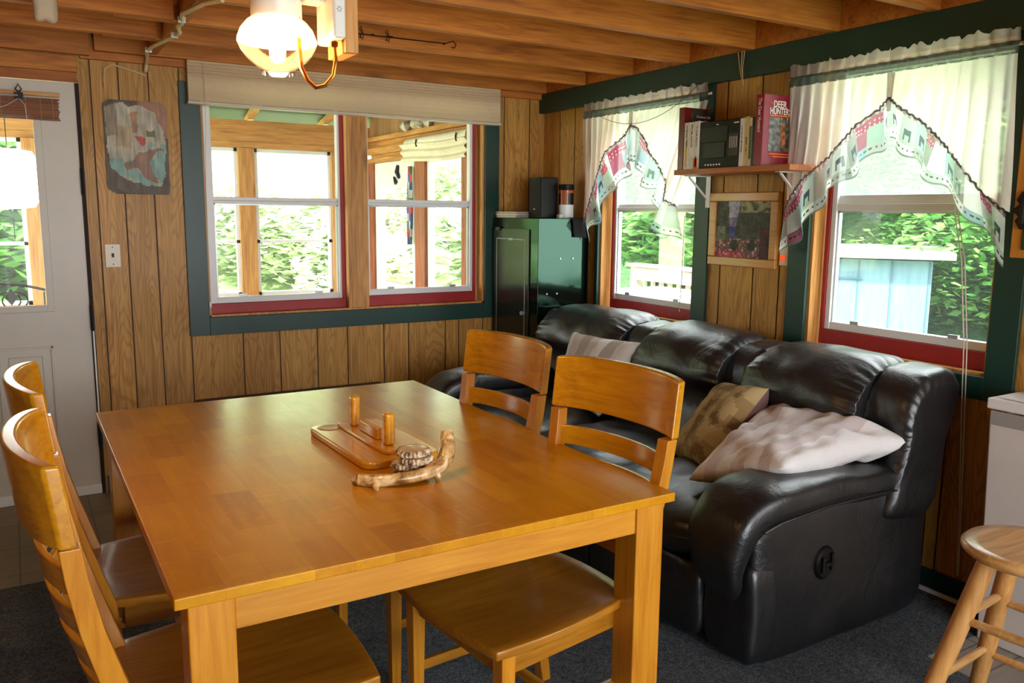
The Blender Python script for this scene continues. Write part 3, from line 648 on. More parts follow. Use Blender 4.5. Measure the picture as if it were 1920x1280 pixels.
# glowing globe lamp on the porch, seen through the door glass
gl = thing('porch_lamp', 'bright white glowing globe lamp seen through the door glass', 'lamp', (-2.99, .9, 1.45))
M_GLOW = emis('lit_globe', (1, .98, .95, 1), 6)
prof = [(.05, -.165), (.12, -.155), (.158, -.09), (.165, 0), (.158, .09), (.12, .155), (.05, .165)]
MB().lathe(prof, (-2.99, .9, 1.615), 8).build('globe', M_GLOW, gl)
MB().tube([(-2.99, .9, 1.78), (-2.99, .9, 2.27)], .0025).build('stem', M_IRON, gl); MB().tube([(-2.985, .9, 1.45), (-2.985, .9, 1.28)], .002, 5).build('pull_chain', M_IRON, gl)
# wrought iron chair back on the porch
ic = thing('iron_chair', 'black wrought iron chair back with curls seen through door glass', 'chair', (-3.1, 1.4, 0))
mb = MB(); arc = [(-3.5+.78*i/14, 1.4, .90+.09*math.sin(math.pi*i/14)) for i in range(15)]; mb.tube(arc, .009, 6)
for x in (-3.4, -3.25, -2.85, -2.74): mb.tube([(x, 1.4, .45), (x, 1.4, .93)], .006, 6)
for sg in (-1, 1):
    mb.tube([(-3.03+sg*(.02+.07*math.sin(a)), 1.4, .88+.055*math.cos(a)) for a in [i*.45 for i in range(13)]], .005, 6)
mb.add([(-3.03, 1.395, .96), (-2.995, 1.4, .9), (-3.03, 1.405, .85), (-3.065, 1.4, .9)], [(0, 1, 2, 3)]); mb.build('backrest', M_IRON, ic, smooth=True)
MB().box(-3.45, -2.75, 1.4, 1.85, .43, .45).build('seat', M_IRON, ic)
for x in (-3.43, -2.77):
    for y in (1.41, 1.83): MB().tube([(x, y, -.02), (x, y, .43)], .01, 6).build('leg', M_IRON, ic)

# ------------------------------------------------------------------ dining table
M_APRON = wood('honey_apron_wood', [lin(174, 106, 14), lin(200, 134, 30), lin(212, 150, 46)], 'x', .35, .3, .6, False, 0, .04, .22)
M_TLEG = wood('honey_leg_wood', [lin(170, 102, 12), lin(198, 130, 28), lin(210, 146, 42)], 'z', .33, .3, .8, False, 0, .04, .2)
dt = thing('dining_table', 'large square honey-orange wooden dining table with scratched top', 'table', (-2.19, -2.3, .008))
MB().box(-2.792, -1.594, -3.104, -1.487, .736, .76).build('tabletop', M_TABLE, dt, bev=.003)
mb = MB(); mb.box(-2.677, -1.69, -3.066, -3.044, .655, .7355); mb.box(-2.677, -1.69, -1.545, -1.523, .655, .7355)
mb.box(-2.755, -2.733, -2.985, -1.6, .655, .7355); mb.box(-1.634, -1.612, -2.985, -1.6, .655, .7355); mb.build('apron', M_APRON, dt, bev=.002)
for x in (-2.765, -1.69):
    for y in (-3.072, -1.6): MB().box(x, x+.088, y, y+.088, .008, .7355).build('leg', M_TLEG, dt, bev=.004)

# ------------------------------------------------------------------ chairs (local: front is +x)
def post_x(z): return interp([(0, -.27), (.3, -.225), (.45, -.243), (.65, -.302), (.76, -.328), (1.04, -.362)], z)
def make_chair():
    root = thing('dining_chair', 'x', 'chair')
    # seat with a shallow saddle
    def outline(u, v):
        s_ = 2*u-1; hw = lerp(.208, .243, v)+.022*(1-(2*v-1)**2)
        x = lerp(-.235, .235, v)+(.02*(1-s_*s_)*(v-.5)*2 if v > .5 else -.03*(1-s_*s_)*(.5-v)*2)
        return x, s_*hw
    def top(u, v):
        x, y = outline(u, v); s_ = 2*u-1; dish = .012*(math.cos(min(1, abs(s_))*math.pi)*.5+.5)*math.sin(math.pi*min(1, max(0, v)))
        return (x, y, .457-dish)
    mb = MB(); n = 16; mb.grid(top, n, n); mb.grid(lambda u, v: (*outline(u, v), .433), n, n)
    for k in range(n):
        for a, b in (((k/n, 0), ((k+1)/n, 0)), (((k+1)/n, 1), (k/n, 1)), ((0, (k+1)/n), (0, k/n)), ((1, k/n), (1, (k+1)/n))):
            p, q = outline(*a), outline(*b); mb.add([(*p, .457), (*q, .457), (*q, .433), (*p, .433)], [(0, 1, 2, 3)])
    o = mb.build('seat', M_CHAIRX, root, local=True, smooth=True, auto=40)
    bm = bmesh.new(); bm.from_mesh(o.data); bmesh.ops.remove_doubles(bm, verts=bm.verts, dist=.0012); bmesh.ops.recalc_face_normals(bm, faces=bm.faces); bm.to_mesh(o.data); bm.free()
    md = o.modifiers.new('b', 'BEVEL'); md.width = .004; md.segments = 2; md.limit_method = 'ANGLE'; md.angle_limit = R(50)
    mb = MB()
    mb.box(.175, .195, -.17, .17, .365, .4325); mb.box(-.205, -.185, -.165, .165, .365, .4325)
    for s_ in (-1, 1):
        mb.bar((-.2, s_*.182, .399), (.18, s_*.205, .399), .02, .066)
    mb.build('seat_rail', M_CHAIRX, root, bev=.002, local=True)
    for s_ in (-1, 1):
        MB().add([(x, y, z) for z, h in ((.008, .015), (.432, .021)) for x, y in ((.165-h+.02, s_*.205-h), (.165+h+.02, s_*.205-h), (.165+h+.02, s_*.205+h), (.165-h+.02, s_*.205+h))],
                 [(0, 1, 2, 3), (4, 5, 6, 7), (0, 1, 5, 4), (1, 2, 6, 5), (2, 3, 7, 6), (3, 0, 4, 7)]).build('leg', M_TLEG, root, bev=.003, local=True)
        zs = [.008, .15, .3, .4, .45, .5, .6, .7, .8, .868]; vs = []; fs = []
        for i, z in enumerate(zs):
            x = post_x(z); hx = interp([(0, .016), (.45, .024), (.88, .018)], z); yc = s_*interp([(0, .19), (.45, .198), (.88, .222)], z)
            vs += [(x-hx, yc-.019, z), (x+hx, yc-.019, z), (x+hx, yc+.019, z), (x-hx, yc+.019, z)]
            if i: b_ = 4*i; fs += [(b_-4+k, b_-4+(k+1) % 4, b_+(k+1) % 4, b_+k) for k in range(4)]
        fs += [(0, 1, 2, 3), (len(vs)-4, len(vs)-3, len(vs)-2, len(vs)-1)]
        MB().add(vs, fs).build('leg', M_TLEG, root, bev=.003, local=True)
    def rail(name, z0, z1, half, bow, th, mat, n=14, bev=.004, round_top=0):
        vs = []; fs = []
        for i in range(n+1):
            s_ = 2*i/n-1; y = s_*half; e = -bow*(1-s_*s_)**.8; zt = z1-round_top*s_**4
            for z in (z0, zt):
                x = post_x(z)+e
                vs += [(x-th/2, y, z), (x+th/2, y, z)]
            if i: b_ = 4*i; a = b_-4; fs += [(a, a+1, b_+1, b_), (a+2, a+3, b_+3, b_+2), (a, a+2, b_+2, b_), (a+1, a+3, b_+3, b_+1)]
        fs += [(0, 1, 3, 2), (len(vs)-4, len(vs)-3, len(vs)-1, len(vs)-2)]
        return MB().add(vs, fs).build(name, mat, root, bev=bev, local=True, seg=3)
    rail('top_rail', .870, 1.03, .247, .058, .030, M_CHAIRY, 20, .007, .006)
    for z in (.79, .705, .62, .535): rail('slat', z-.028, z+.028, .205, .05, .014, M_CHAIRY, 14, .003)
    for s_ in (-1, 1): MB().bar((-.238, s_*.19, .2), (.182, s_*.2, .2), .016, .03).build('stretcher', M_CHAIRX, root, bev=.003, local=True)
    MB().bar((-.03, -.187, .2), (-.03, .187, .2), .016, .03).build('stretcher', M_CHAIRY, root, bev=.003, local=True)
    return root
chair = make_chair()
spots = [((-2.612, -2.805), 1, 'near left honey wooden dining chair, its curved back closest to camera'),
         ((-2.612, -2.16), 0, 'left side honey wooden dining chair nearest the white door'),
         ((-1.902, -2.185), 183.5, 'right side honey wooden dining chair farther back, before striped pillow'),
         ((-1.90, -2.82), 186.5, 'right side honey wooden dining chair at near table corner before the sofa')]
for i, (p, a, l) in enumerate(spots):
    c = chair if i == 0 else copy_tree(chair)
    c.location = (p[0], p[1], 0); c.rotation_euler = (0, 0, R(a)); c['label'] = l; c['group'] = 'chairs around the dining table'

# ------------------------------------------------------------------ things on the table
M_GLOSSW = wood('glossy_amber_wood', [lin(190, 122, 10), lin(218, 154, 26), lin(228, 168, 46)], 'y', .2, .8, .6, False, 0, .02, .15)
T0 = .7602
def rrect(x0, x1, y0, y1, r, n=5):
    out = []
    for cx, cy, a0 in ((x1-r, y1-r, 0), (x0+r, y1-r, 90), (x0+r, y0+r, 180), (x1-r, y0+r, 270)):
        for k in range(n+1): a = R(a0+90*k/n); out.append((cx+r*math.cos(a), cy+r*math.sin(a)))
    return out
hd = thing('card_holder', 'glossy amber wooden tray with two upright pegs and raised middle strip', 'tray', (-2.11, -2.33, T0))
hd.rotation_euler = (0, 0, R(2))
hl = lambda: MB()
hl().prism(rrect(-.118, .118, -.232, .232, .035), 0, .022).build('tray_base', M_GLOSSW, hd, bev=.006, seg=3, local=True)
hl().prism(rrect(-.04, .04, -.19, .19, .02), .0222, .034).build('raised_strip', M_GLOSSW, hd, bev=.004, seg=3, local=True)
mb = MB(); mb.lathe([(.038, .0225), (.036, .0235), (.030, .0228), (.0, .0226)], (-.062, .185, 0), 28); mb.build('coin_recess', plain('darker_recess', lin(182, 112, 10), .35), hd, local=True, smooth=True)
for y, x in ((.13, 0), (-.125, 0)): MB().prism(rrect(x-.015, x+.015, y-.017, y+.017, .009),   .0342, .128).build('upright_peg', M_GLOSSW, hd, bev=.008, seg=4, local=True)
MB().prism(rrect(-.013, .013, -.068, .066, .008), .0342, .068).build('middle_block', M_GLOSSW, hd, bev=.005, seg=3, local=True)
M_ANT_D = plain('antler_edge', lin(130, 100, 70), .5, .5, 30, bmp=.6, bscale=60)
def bark_mat():
    m, t, b = newmat('antler_slice'); n = noi(t, mapped(t), 55, 4, .7); t.links.new(ramp(t, n, [(.38, lin(84, 58, 38)), (.5, lin(176, 148, 112)), (.60, lin(236, 222, 192))]), b.inputs['Base Color']); b.inputs['Roughness'].default_value = .45
    t.links.new(bump(t, n, .8, .004), b.inputs['Normal']); return m
M_SLICE = bark_mat(); M_SLICETOP = plain('slice_face', lin(186, 160, 132), .4, .25, 24, coat=.3)
zz = T0+.004; cps = [(-2.128, -2.66), (-2.131, -2.652), (-2.118, -2.672), (-2.122, -2.665)]
lab = ['lowest', 'second lowest', 'second highest', 'topmost']
for k, (x, y) in enumerate(cps):
    rn = random.Random(k); ph = rn.uniform(0, 6)
    fn = lambda a, r, z: (r*(1+(.055*math.sin(a*26+ph)+.035*math.sin(a*17+2*ph)+.02*math.sin(a*3+ph) if r > .036 else 0)), z)
    cs = thing('coaster', '%s bark-rimmed antler slice in stack by the wooden tray' % lab[k], 'coaster', (x, y, zz), ph, 'stack of bark-rimmed coasters')
    MB().lathe([(0, 0), (.036, 0), (.043, .003), (.045, .009), (.042, .016), (.037, .0178)], (0, 0, 0), 140, fn=fn).build('bark_rim', M_SLICE, cs, smooth=True, local=True)
    MB().lathe([(.0372, .0172), (.03, .0182), (0, .0184)], (0, 0, 0), 40).build('polished_face', M_SLICETOP, cs, smooth=True, local=True)
    zz += .0188
an = thing('antler', 'curved pale brown antler piece lying in front of the coasters', 'antler', (-2.13, -2.70, T0))
mb = MB(); pth = [(-2.275, -2.66, .775), (-2.24, -2.69, .772), (-2.20, -2.712, .777), (-2.155, -2.725, .781), (-2.11, -2.725, .785), (-2.07, -2.715, .795), (-2.045, -2.70, .812), (-2.033, -2.688, .838), (-2.028, -2.675, .862), (-2.026, -2.67, .876)]
mb.tube(pth, [.015, .018, .015, .015, .017, .020, .022, .021, .019, .017], 16)
mb.tube([(-2.235, -2.69, .77), (-2.248, -2.715, .766), (-2.252, -2.728, .7625)], [.012, .009, .006], 10); mb.tube([(-2.275, -2.66, .775), (-2.285, -2.65, .77)], [.013, .009], 10)
mb.tube([(-2.085, -2.72, .785), (-2.083, -2.73, .772), (-2.082, -2.733, .7625)], [.012, .009, .007], 10)
M_ANT = None
m, t, b = newmat('antler'); n_ = noi(t, mapped(t, (1, 1, 1)), 26, 4, .6, 1); t.links.new(ramp(t, n_, [(.34, lin(120, 82, 38)), (.48, lin(196, 156, 96)), (.66, lin(236, 210, 162))]), b.inputs['Base Color']); b.inputs['Roughness'].default_value = .3; b.inputs['Coat Weight'].default_value = .5
t.links.new(bump(t, noi(t, mapped(t), 60, 4), .5, .004), b.inputs['Normal']); M_ANT = m
for v in mb.v: v += Vector((nz(v.x, v.y, v.z, 40), nz(v.y, v.z, v.x, 40), nz(v.z, v.x, v.y, 40)))*.0035
mb.build('antler_beam', M_ANT, an, smooth=True, auto=80)

# ------------------------------------------------------------------ reclining sofa
sf = thing('sofa', 'black leather three seat reclining sofa along the right wall', 'sofa', (-.6, -1.78, .008))
def wr(q, a=.006, s=9):
    return Vector((nz(q.x, q.y*1.6, q.z, s), nz(q.y, q.z, q.x+5, s), nz(q.z+9, q.x, q.y, s)))*a
def backform(y0, y1, front, amp, pin, seed, n=40, topz=.94, bottomz=.42, th=.20, bulge=0):
    """a stuffed back section between y0 and y1; leans back to the wall"""
    mb = MB()
    # loop of (x, z) round the section
    F = [(front, bottomz), (front+.015, .52), (front+.05, .62), (front+.065-bulge*.3, .69), (front+.06-bulge, .76), (front+.085-bulge, .84), (front+.14-bulge*.7, .90), (front+.205, topz), (-.16, topz+.004), (-.105, topz-.03), (-.085, topz-.09), (-.15, .65), (-.21, .40), (front+.12, bottomz-.03)]
    # smooth loop
    pts = []
    k = len(F)
    for i in range(k):
        p0, p1, p2, p3 = F[i-1], F[i], F[(i+1) % k], F[(i+2) % k]
        for s_ in range(6):
            t_ = s_/6; a = [.5*((2*p1[j])+(-p0[j]+p2[j])*t_+(2*p0[j]-5*p1[j]+4*p2[j]-p3[j])*t_*t_+(-p0[j]+3*p1[j]-3*p2[j]+p3[j])*t_**3) for j in (0, 1)]; pts.append(a)
    cx = sum(p[0] for p in pts)/len(pts); cz = sum(p[1] for p in pts)/len(pts); L = len(pts); vs = []; fs = []
    for i in range(n+1):
        e = 2*i/n-1; y = lerp(y0, y1, .5+.5*math.sin(e*math.pi/2)); k_ = 1-pin*max(0, abs(math.sin(e*math.pi/2)))**7
        for x, z in pts:
            q = Vector((lerp(cx, x, k_), y, lerp(cz, z, k_)))
            edge = abs(math.sin(e*math.pi/2))**4
            er = abs(math.sin(e*math.pi/2)); arc = math.atan2(z-.68, x+.3)
            pk = (.007*edge*math.sin(arc*34+seed+4*nz(arc*2, seed, 0)) + .0035*max(0, er-.35)*math.sin(arc*19+seed*2+y*30)) if abs(e) < .99 else 0
            fold = -.012*max(0, nz(y*7+seed, arc*1.2, seed, 1)-.12)*(1 if z > .7 else .5)
            rad = Vector((x-cx, 0, z-cz)).normalized()
            vs.append(q+wr(q, amp*.6, 6)+rad*(pk+fold))
        if i: b_ = i*L; a_ = b_-L; fs += [(a_+j, a_+(j+1) % L, b_+(j+1) % L, b_+j) for j in range(L)]
    fs += [tuple(range(L)), tuple(n*L+j for j in range(L))]
    return mb.add(vs, fs)
segs = [(-.655, -1.375, 'A'), (-1.525, -2.095, 'B'), (-2.235, -2.775, 'C')]
for y0, y1, _ in segs:
    backform(y0, y1, -.50, .022, .16, y0*7, bulge=.045).build('back_cushion', M_LEATHER, sf, smooth=True, auto=70, sub=1)
for y0, y1, tz in ((-1.36, -1.54, .915), (-2.075, -2.255, .915), (-2.755, -2.955, .925), (-.595, -.70, .90)):
    backform(y0, y1, -.47, .012, .22, y0*5, 22, tz).build('back_bolster', M_LEATHER, sf, smooth=True, auto=70, sub=1)
mb = MB(); mb.box(-.34, -.2, -2.88, -.70, .06, .50); mb.build('back_frame', M_BLACK, sf, bev=.02)
# seats with waterfall fronts and footrest panels
for y0, y1 in ((-.83, -1.45), (-1.45, -2.08), (-2.08, -2.715)):
    def fn(u, q):
        q = q.copy()
        if u.z > 0: q.z += .018*(1-u.x*u.x)*(1-u.y*u.y)-.02*max(0, -u.x)**3
        q += wr(q, .012, 8); q.z += .004*math.sin(q.x*38+q.y*9)*max(0, u.z)
        return q
    mb = MB().cush((-.73, (y0+y1)/2, .375), (.40, abs(y1-y0)/2+.004, .095), 5, 14, fn); mb.build('seat_cushion', M_LEATHER, sf, smooth=True, auto=90, sub=1)
    mb = MB().cush((-1.075, (y0+y1)/2, .165), (.045, abs(y1-y0)/2-.002, .135), 8, 10, lambda u, q: q+wr(q, .01, 7)); mb.build('footrest_panel', M_LEATHER, sf, smooth=True, auto=90, sub=1)
MB().box(-1.05, -.28, -2.70, -.84, .05, .30).build('base_frame', M_BLACK, sf)
def arm(yc, out, name):
    # puffy pad swept from the back forward and down over the front
    P = [(-.20, .515), (-.34, .535), (-.55, .552), (-.75, .56), (-.92, .56), (-1.03, .548), (-1.10, .51), (-1.135, .45), (-1.145, .38), (-1.135, .31), (-1.115, .255)]
    W = [.105, .118, .125, .13, .134, .134, .128, .118, .108, .095, .06]; H = [.05, .058, .062, .064, .066, .066, .062, .052, .043, .034, .018]
    S = 22; vs = []; fs = []; K = (len(P)-1)*3
    def cr(A, t_):
        i = min(int(t_), len(A)-2); f_ = t_-i; g = lambda j: A[max(0, min(len(A)-1, j))]
        return .5*((2*g(i))+(-g(i-1)+g(i+1))*f_+(2*g(i-1)-5*g(i)+4*g(i+1)-g(i+2))*f_*f_+(-g(i-1)+3*g(i)-3*g(i+1)+g(i+2))*f_**3)
    px = [p[0] for p in P]; pz = [p[1] for p in P]
    for i in range(K+1):
        t_ = i/3; x, z = cr(px, t_), cr(pz, t_); x2, z2 = cr(px, min(t_+.05, len(P)-1)), cr(pz, min(t_+.05, len(P)-1)); x1, z1 = cr(px, max(t_-.05, 0)), cr(pz, max(t_-.05, 0))
        tx, tz = x2-x1, z2-z1; l = math.hypot(tx, tz) or 1; nx, nz_ = tz/l, -tx/l
        w_, h_ = cr(W, t_), cr(H, t_)
        for j in range(S):
            a = 2*math.pi*j/S; ca, sa = math.cos(a), math.sin(a); e = .62
            cc = math.copysign(abs(ca)**e, ca); ss = math.copysign(abs(sa)**e, sa)
            q = Vector((x+nx*ss*h_, yc+cc*w_, z+nz_*ss*h_)); q += wr(q, .010, 10); q.z += .003*math.sin(q.x*70+q.y*20)*abs(ss); vs.append(q)
        if i: b_ = i*S; a_ = b_-S; fs += [(a_+j, a_+(j+1) % S, b_+(j+1) % S, b_+j) for j in range(S)]
    fs += [tuple(range(S)), tuple(K*S+j for j in range(S))]
    MB().add(vs, fs).build('arm_pad', M_LEATHER, sf, smooth=True, auto=80, sub=1)
    y0, y1 = (yc-.105, yc+.10)
    mb = MB().cush((-.635, (y0+y1)/2, .275), (.45, (y1-y0)/2, .255), 14, 14, lambda u, q: q+wr(q, .006, 5)); mb.build('arm_side', M_LEATHER, sf, smooth=True, auto=90, sub=1)
    mb = MB().cush((-1.035, yc, .20), (.062, .112, .175), 7, 10, lambda u, q: q+wr(q, .007, 8)); mb.build('arm_front', M_LEATHER, sf, smooth=True, auto=90, sub=1)
arm(-2.82, -1, 'near'); arm(-.73, 1, 'far')
hn = MB().lathe([(0, .012), (.040, .012), (.046, .006), (.048, 0)], (0, 0, 0), 28)
for v in hn.v: v.x, v.y, v.z = -.765+v.x*1.0, -2.9255-v.z, .325+v.y*1.25
o = hn.build('recliner_handle', M_BLACK, sf, smooth=True, bev=0)
mb = MB(); mb.box(-.792, -.778, -2.947, -2.9375, .295, .35); mb.box(-.777, -.75, -2.947, -2.9375, .315, .33); mb.box(-.749, -.738, -2.947, -2.9375, .30, .36); mb.build('lever', M_IRON, o, bev=.003)
# welt seams
mb = MB()
mb.tube([(-1.09, -2.958, .50), (-1.02, -2.962, .52), (-.8, -2.96, .535), (-.5, -2.952, .528), (-.24, -2.93, .505)], .0035, 6); mb.build('welt', M_LEATHER, sf, smooth=True)

def stripe_mat(name, axis, cols, sc_=1, rough=.85):
    m, t, b = newmat(name); at = N(t, 'ShaderNodeAttribute', attribute_name='tint'); n = noi(t, mapped(t), 220, 2)
    c = mixc(t, .25, at.outputs['Color'], ramp(t, n, [(.3, (.8, .8, .8, 1)), (.7, (1.1, 1.1, 1.1, 1))]), 'MULTIPLY')
    t.links.new(c, b.inputs['Base Color']); b.inputs['Roughness'].default_value = rough; t.links.new(bump(t, noi(t, mapped(t), 14, 4, .6, 1), .35, .02), b.inputs['Normal']); return m
M_PILLOW = stripe_mat('woven_stripes', 0, None)
def pillow(name, corners, thick, colf, colb, label, seed, wrk=.012, n=34, puff=.5):
    """corners in order round the pillow; bilinear sheet with stuffed middle, thick along its normal"""
    A, B, C_, D = [Vector(c) for c in corners]; nrm = (C_-A).cross(D-B).normalized()
    mb = MB()
    def surf(sg):
        def fn(u, v):
            s_, t_ = 2*u-1, 2*v-1
            u2 = .5+.5*s_*(1-.07*(1-t_*t_)); v2 = .5+.5*t_*(1-.07*(1-s_*s_))
            p = (A*(1-u2)+B*u2)*(1-v2)+(D*(1-u2)+C_*u2)*v2
            th = thick*((1-s_**4)*(1-t_**4))**puff
            q = p+nrm*sg*th
            fade = min(1, 4*(1-max(abs(s_), abs(t_))))
            q += nrm*(wrk*noise.noise(Vector((s_*1.7+seed, t_*1.7, sg)))+wrk*.5*noise.noise(Vector((s_*4.5, t_*4.5+seed, sg))))*fade
            rad = math.hypot(s_, t_); ang = math.atan2(t_, s_); q += nrm*wrk*.22*math.sin(ang*14+seed)*fade*min(1, rad)**2
            return q
        return fn
    mb.grid(surf(1), n, n, colf=colf); mb.grid(surf(-1), n, n, colf=colb)
    o = mb.build(name, M_PILLOW, smooth=True, auto=180)
    bm = bmesh.new(); bm.from_mesh(o.data); bmesh.ops.remove_doubles(bm, verts=bm.verts, dist=.0004); bmesh.ops.recalc_face_normals(bm, faces=bm.faces); bm.to_mesh(o.data); bm.free()
    o['label'] = label; o['category'] = 'pillow'; return o
G1, G2, G3 = lin(232, 226, 222), lin(178, 166, 158), lin(206, 196, 186)
def st(u, v): return [G1, G3, G2, G3, G1, G2, G3][int(u*7) % 7]
def st2(u, v): return lin(226, 222, 220) if int(v*7) % 2 == 0 else lin(206, 194, 194)
pillow('pillow', [(-.56, -.99, .475), (-.60, -1.46, .475), (-.435, -1.56, .845), (-.42, -.99, .84)], .065, st, st, 'square taupe and white striped pillow leaning at far end of sofa', 3)
def camo(u, v):
    a = noise.noise(Vector((u*5, v*5, 1))); b_ = noise.noise(Vector((u*11, v*11, 7)))
    return lin(184, 160, 112) if a+b_*.4 > .12 else (lin(120, 94, 56) if a+b_*.5 < -.22 else lin(158, 132, 84))
mv = lambda u, v: lin(112, 82, 82)
# orientation of the leaning brown pillow
vv = Vector((-.70, -.67, .25)).normalized(); rt = Vector((.854, -.52, 0)).normalized(); up = rt.cross(-vv).normalized()
if up.z < 0: up = -up
la = (rt*.60+up*.80).normalized(); pb_ = (-rt*.80+up*.60).normalized(); nn = (vv*.2+pb_*.98).normalized(); ib = la.cross(nn).normalized()
cc_ = Vector((-.565, -2.225, .605)); hw_, hh_ = .205, .19
pillow('pillow', [cc_-la*hw_-ib*hh_, cc_+la*hw_-ib*hh_, cc_+la*hw_+ib*hh_, cc_-la*hw_+ib*hh_], .085, mv, camo, 'small tan camouflage patterned pillow with mauve back, tilted on sofa', 9, .010)
pillow('pillow', [(-.95, -2.47, .505), (-.40, -2.34, .70), (-.375, -2.95, .69), (-.93, -2.87, .66)], .068, st2, st2, 'large crumpled pale grey striped pillow slumped over sofa arm', 14, .03, 40)

# ------------------------------------------------------------------ steel cabinet in the corner and things on it
m, t, b = newmat('glossy_black_steel'); b.inputs['Base Color'].default_value = lin(40, 58, 48); b.inputs['Metallic'].default_value = .92; b.inputs['Roughness'].default_value = .1
t.links.new(bump(t, noi(t, mapped(t), 3, 2), .12, .02), b.inputs['Normal']); M_STEEL = m
m, t, b = newmat('black_cabinet_door'); b.inputs['Base Color'].default_value = lin(44, 46, 36); b.inputs['Metallic'].default_value = .5; b.inputs['Roughness'].default_value = .22; M_CDOOR = m
cb = thing('steel_cabinet', 'tall glossy black steel cabinet standing in the corner', 'cabinet', (-.2, -.28, .001))
MB().box(-.385, -.025, -.55, -.018, .001, 1.425).build('cabinet_body', M_STEEL, cb, bev=.004)
cdr = MB().box(-.393, -.3855, -.46, -.04, .06, 1.36).build('cabinet_door', M_CDOOR, cb, bev=.002)
mb = MB()
for a in ((-.42, -.415, .12, 1.30), (-.085, -.08, .12, 1.30), (-.42, -.28, 1.295, 1.30), (-.22, -.08, 1.295, 1.30)): mb.box(-.3945, -.3932, a[0], a[1], a[2], a[3])
mb.box(-.3945, -.3932, -.275, -.225, 1.29, 1.303); mb.build('pinstripe', plain('silver_line', lin(150, 156, 150), .4), cdr)
for z in (1.345, .2): MB().box(-.402, -.3935, -.13, -.08, z, z+.022).build('hinge', M_IRON, cdr, bev=.003)
lk = MB().tube([(-.394, -.405, .86), (-.41, -.405, .86)], .012, 12).build('lock', M_ALU, cdr, smooth=True)
for x, z in ((-.23, 1.19), (-.14, 1.19), (-.32, .985), (-.25, .985)):
    MB().lathe([(0, .004), (.004, .003), (.006, 0)], (0, 0, 0), 10)
    mb = MB().tube([(x, -.5505, z), (x, -.5545, z)], .005, 10); mb.build('rivet', M_ALU, cb, smooth=True)
rn = random.Random(3); z = 1.4255
pc = [lin(214, 204, 188), lin(196, 186, 172), lin(224, 216, 202), lin(188, 170, 150), lin(206, 200, 190)]
PLAB = ['bottom magazine', 'second magazine from the bottom', 'middle magazine', 'second magazine from the top', 'top curled magazine']
for k in range(5):
    h = rn.uniform(.005, .010); o = MB(); q = rn.uniform(-.006, .006)
    o.box(-.37+q, -.17+q, -.27+q*2, -.03, z, z+h, col=pc[k])
    tag(o.build('magazine', M_TINT, bev=.001), PLAB[k]+' in the pale pile on steel cabinet', 'magazine', 'magazines on the steel cabinet'); z += h+.0008
sp = thing('speaker', 'small upright black loudspeaker on top of the steel cabinet', 'speaker', (-.235, -.35, 1.4255))
MB().box(-.285, -.165, -.42, -.285, 1.4255, 1.665).build('speaker_body', M_BLACK, sp, bev=.004)
MB().box(-.2895, -.2855, -.412, -.293, 1.44, 1.655).build('grille', plain('speaker_cloth', lin(40, 36, 34), .9, .3, 80), sp)
MB().box(-.2915, -.29, -.36, -.345, 1.475, 1.481).build('badge', M_ALU, sp)
cn = thing('canister', 'round container with white lower half and black lid on cabinet', 'container', (-.13, -.455, 1.4255))
MB().lathe([(0, 0), (.043, 0), (.045, .003), (.045, .080)], (-.13, -.455, 1.4255), 28).build('white_body', M_WHITE, cn, smooth=True)
def cl(u, v): return lin(30, 22, 18) if (v < .8 and .0 < (u*3) % 1 < .62) else lin(176, 88, 44)
MB().grid(lambda u, v: (-.13+.0455*math.cos(u*2*math.pi), -.455+.0455*math.sin(u*2*math.pi), 1.506+v*.085), 36, 10, colf=cl).build('label_band', M_TINTGLOSS, cn, smooth=True)
mb = MB().lathe([(.0455, 0), (.0465, .002), (.0465, .03), (.043, .034), (0, .034)], (-.13, -.455, 1.5915), 28); mb.build('lid', M_BLACK, cn, smooth=True)
bx = MB().box(-.20, -.175, -.49, -.46, 1.4255, 1.448, col=lin(190, 190, 180)).build('small_box', M_TINT, bev=.001); tag(bx, 'tiny pale box between speaker and canister on cabinet', 'box')
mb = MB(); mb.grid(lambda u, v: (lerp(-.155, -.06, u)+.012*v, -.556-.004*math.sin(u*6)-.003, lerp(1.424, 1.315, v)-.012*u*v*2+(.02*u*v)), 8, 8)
mb.grid(lambda u, v: (lerp(-.15, -.06, u), lerp(-.556, -.52, v), 1.4285), 4, 2)  # added black sheet, standing in for a dark patch on the cabinet side
tag(mb.build('dark_patch_sheet', plain('matte_black', lin(18, 18, 20), .9), smooth=True, solid=.004), 'added black sheet for a dark patch at front edge of the steel cabinet', 'cloth')

# ------------------------------------------------------------------ pleated shade over the back window
bs = thing('pleated_shade', 'wide taupe pleated shade raised above the double window', 'shade', (-1.28, -.05, 1.985))
M_SHADE = tinted('taupe_pleats', .85, .25, mott=.12)
prof = []; z = 2.196; k = 0
while z > 2.0:
    st_ = .008 if z > 2.12 else .012; am = .0035 if z > 2.12 else .0008
    prof.append((-.078+(am if k % 2 else -am), z)); z -= st_; k += 1
prof.append((-.078, 2.0))
mb = MB(); rn = random.Random(1)
for i in range(len(prof)-1):
    (a, z0), (b_, z1) = prof[i], prof[i+1]; q = .93+.05*math.sin(z0*55)
    mb.add([(-2.186, a, z0), (-.372, a, z0), (-.372, b_, z1), (-2.186, b_, z1)], [(0, 1, 2, 3)], None, tuple(c*q for c in lin(236, 212, 178)[:3])+(1,))
for x in (-2.186, -.372): mb.add([(x, -.074, 2.0), (x, -.034, 2.0), (x, -.034, 2.196), (x, -.074, 2.196)], [(0, 1, 2, 3)], None, lin(160, 146, 130))
mb.build('pleats', M_SHADE, bs)
MB().box(-2.19, -.368, -.086, -.030, 1.984, 1.998).build('bottom_rail', plain('beige_rail', lin(214, 202, 186), .5), bs, bev=.003)
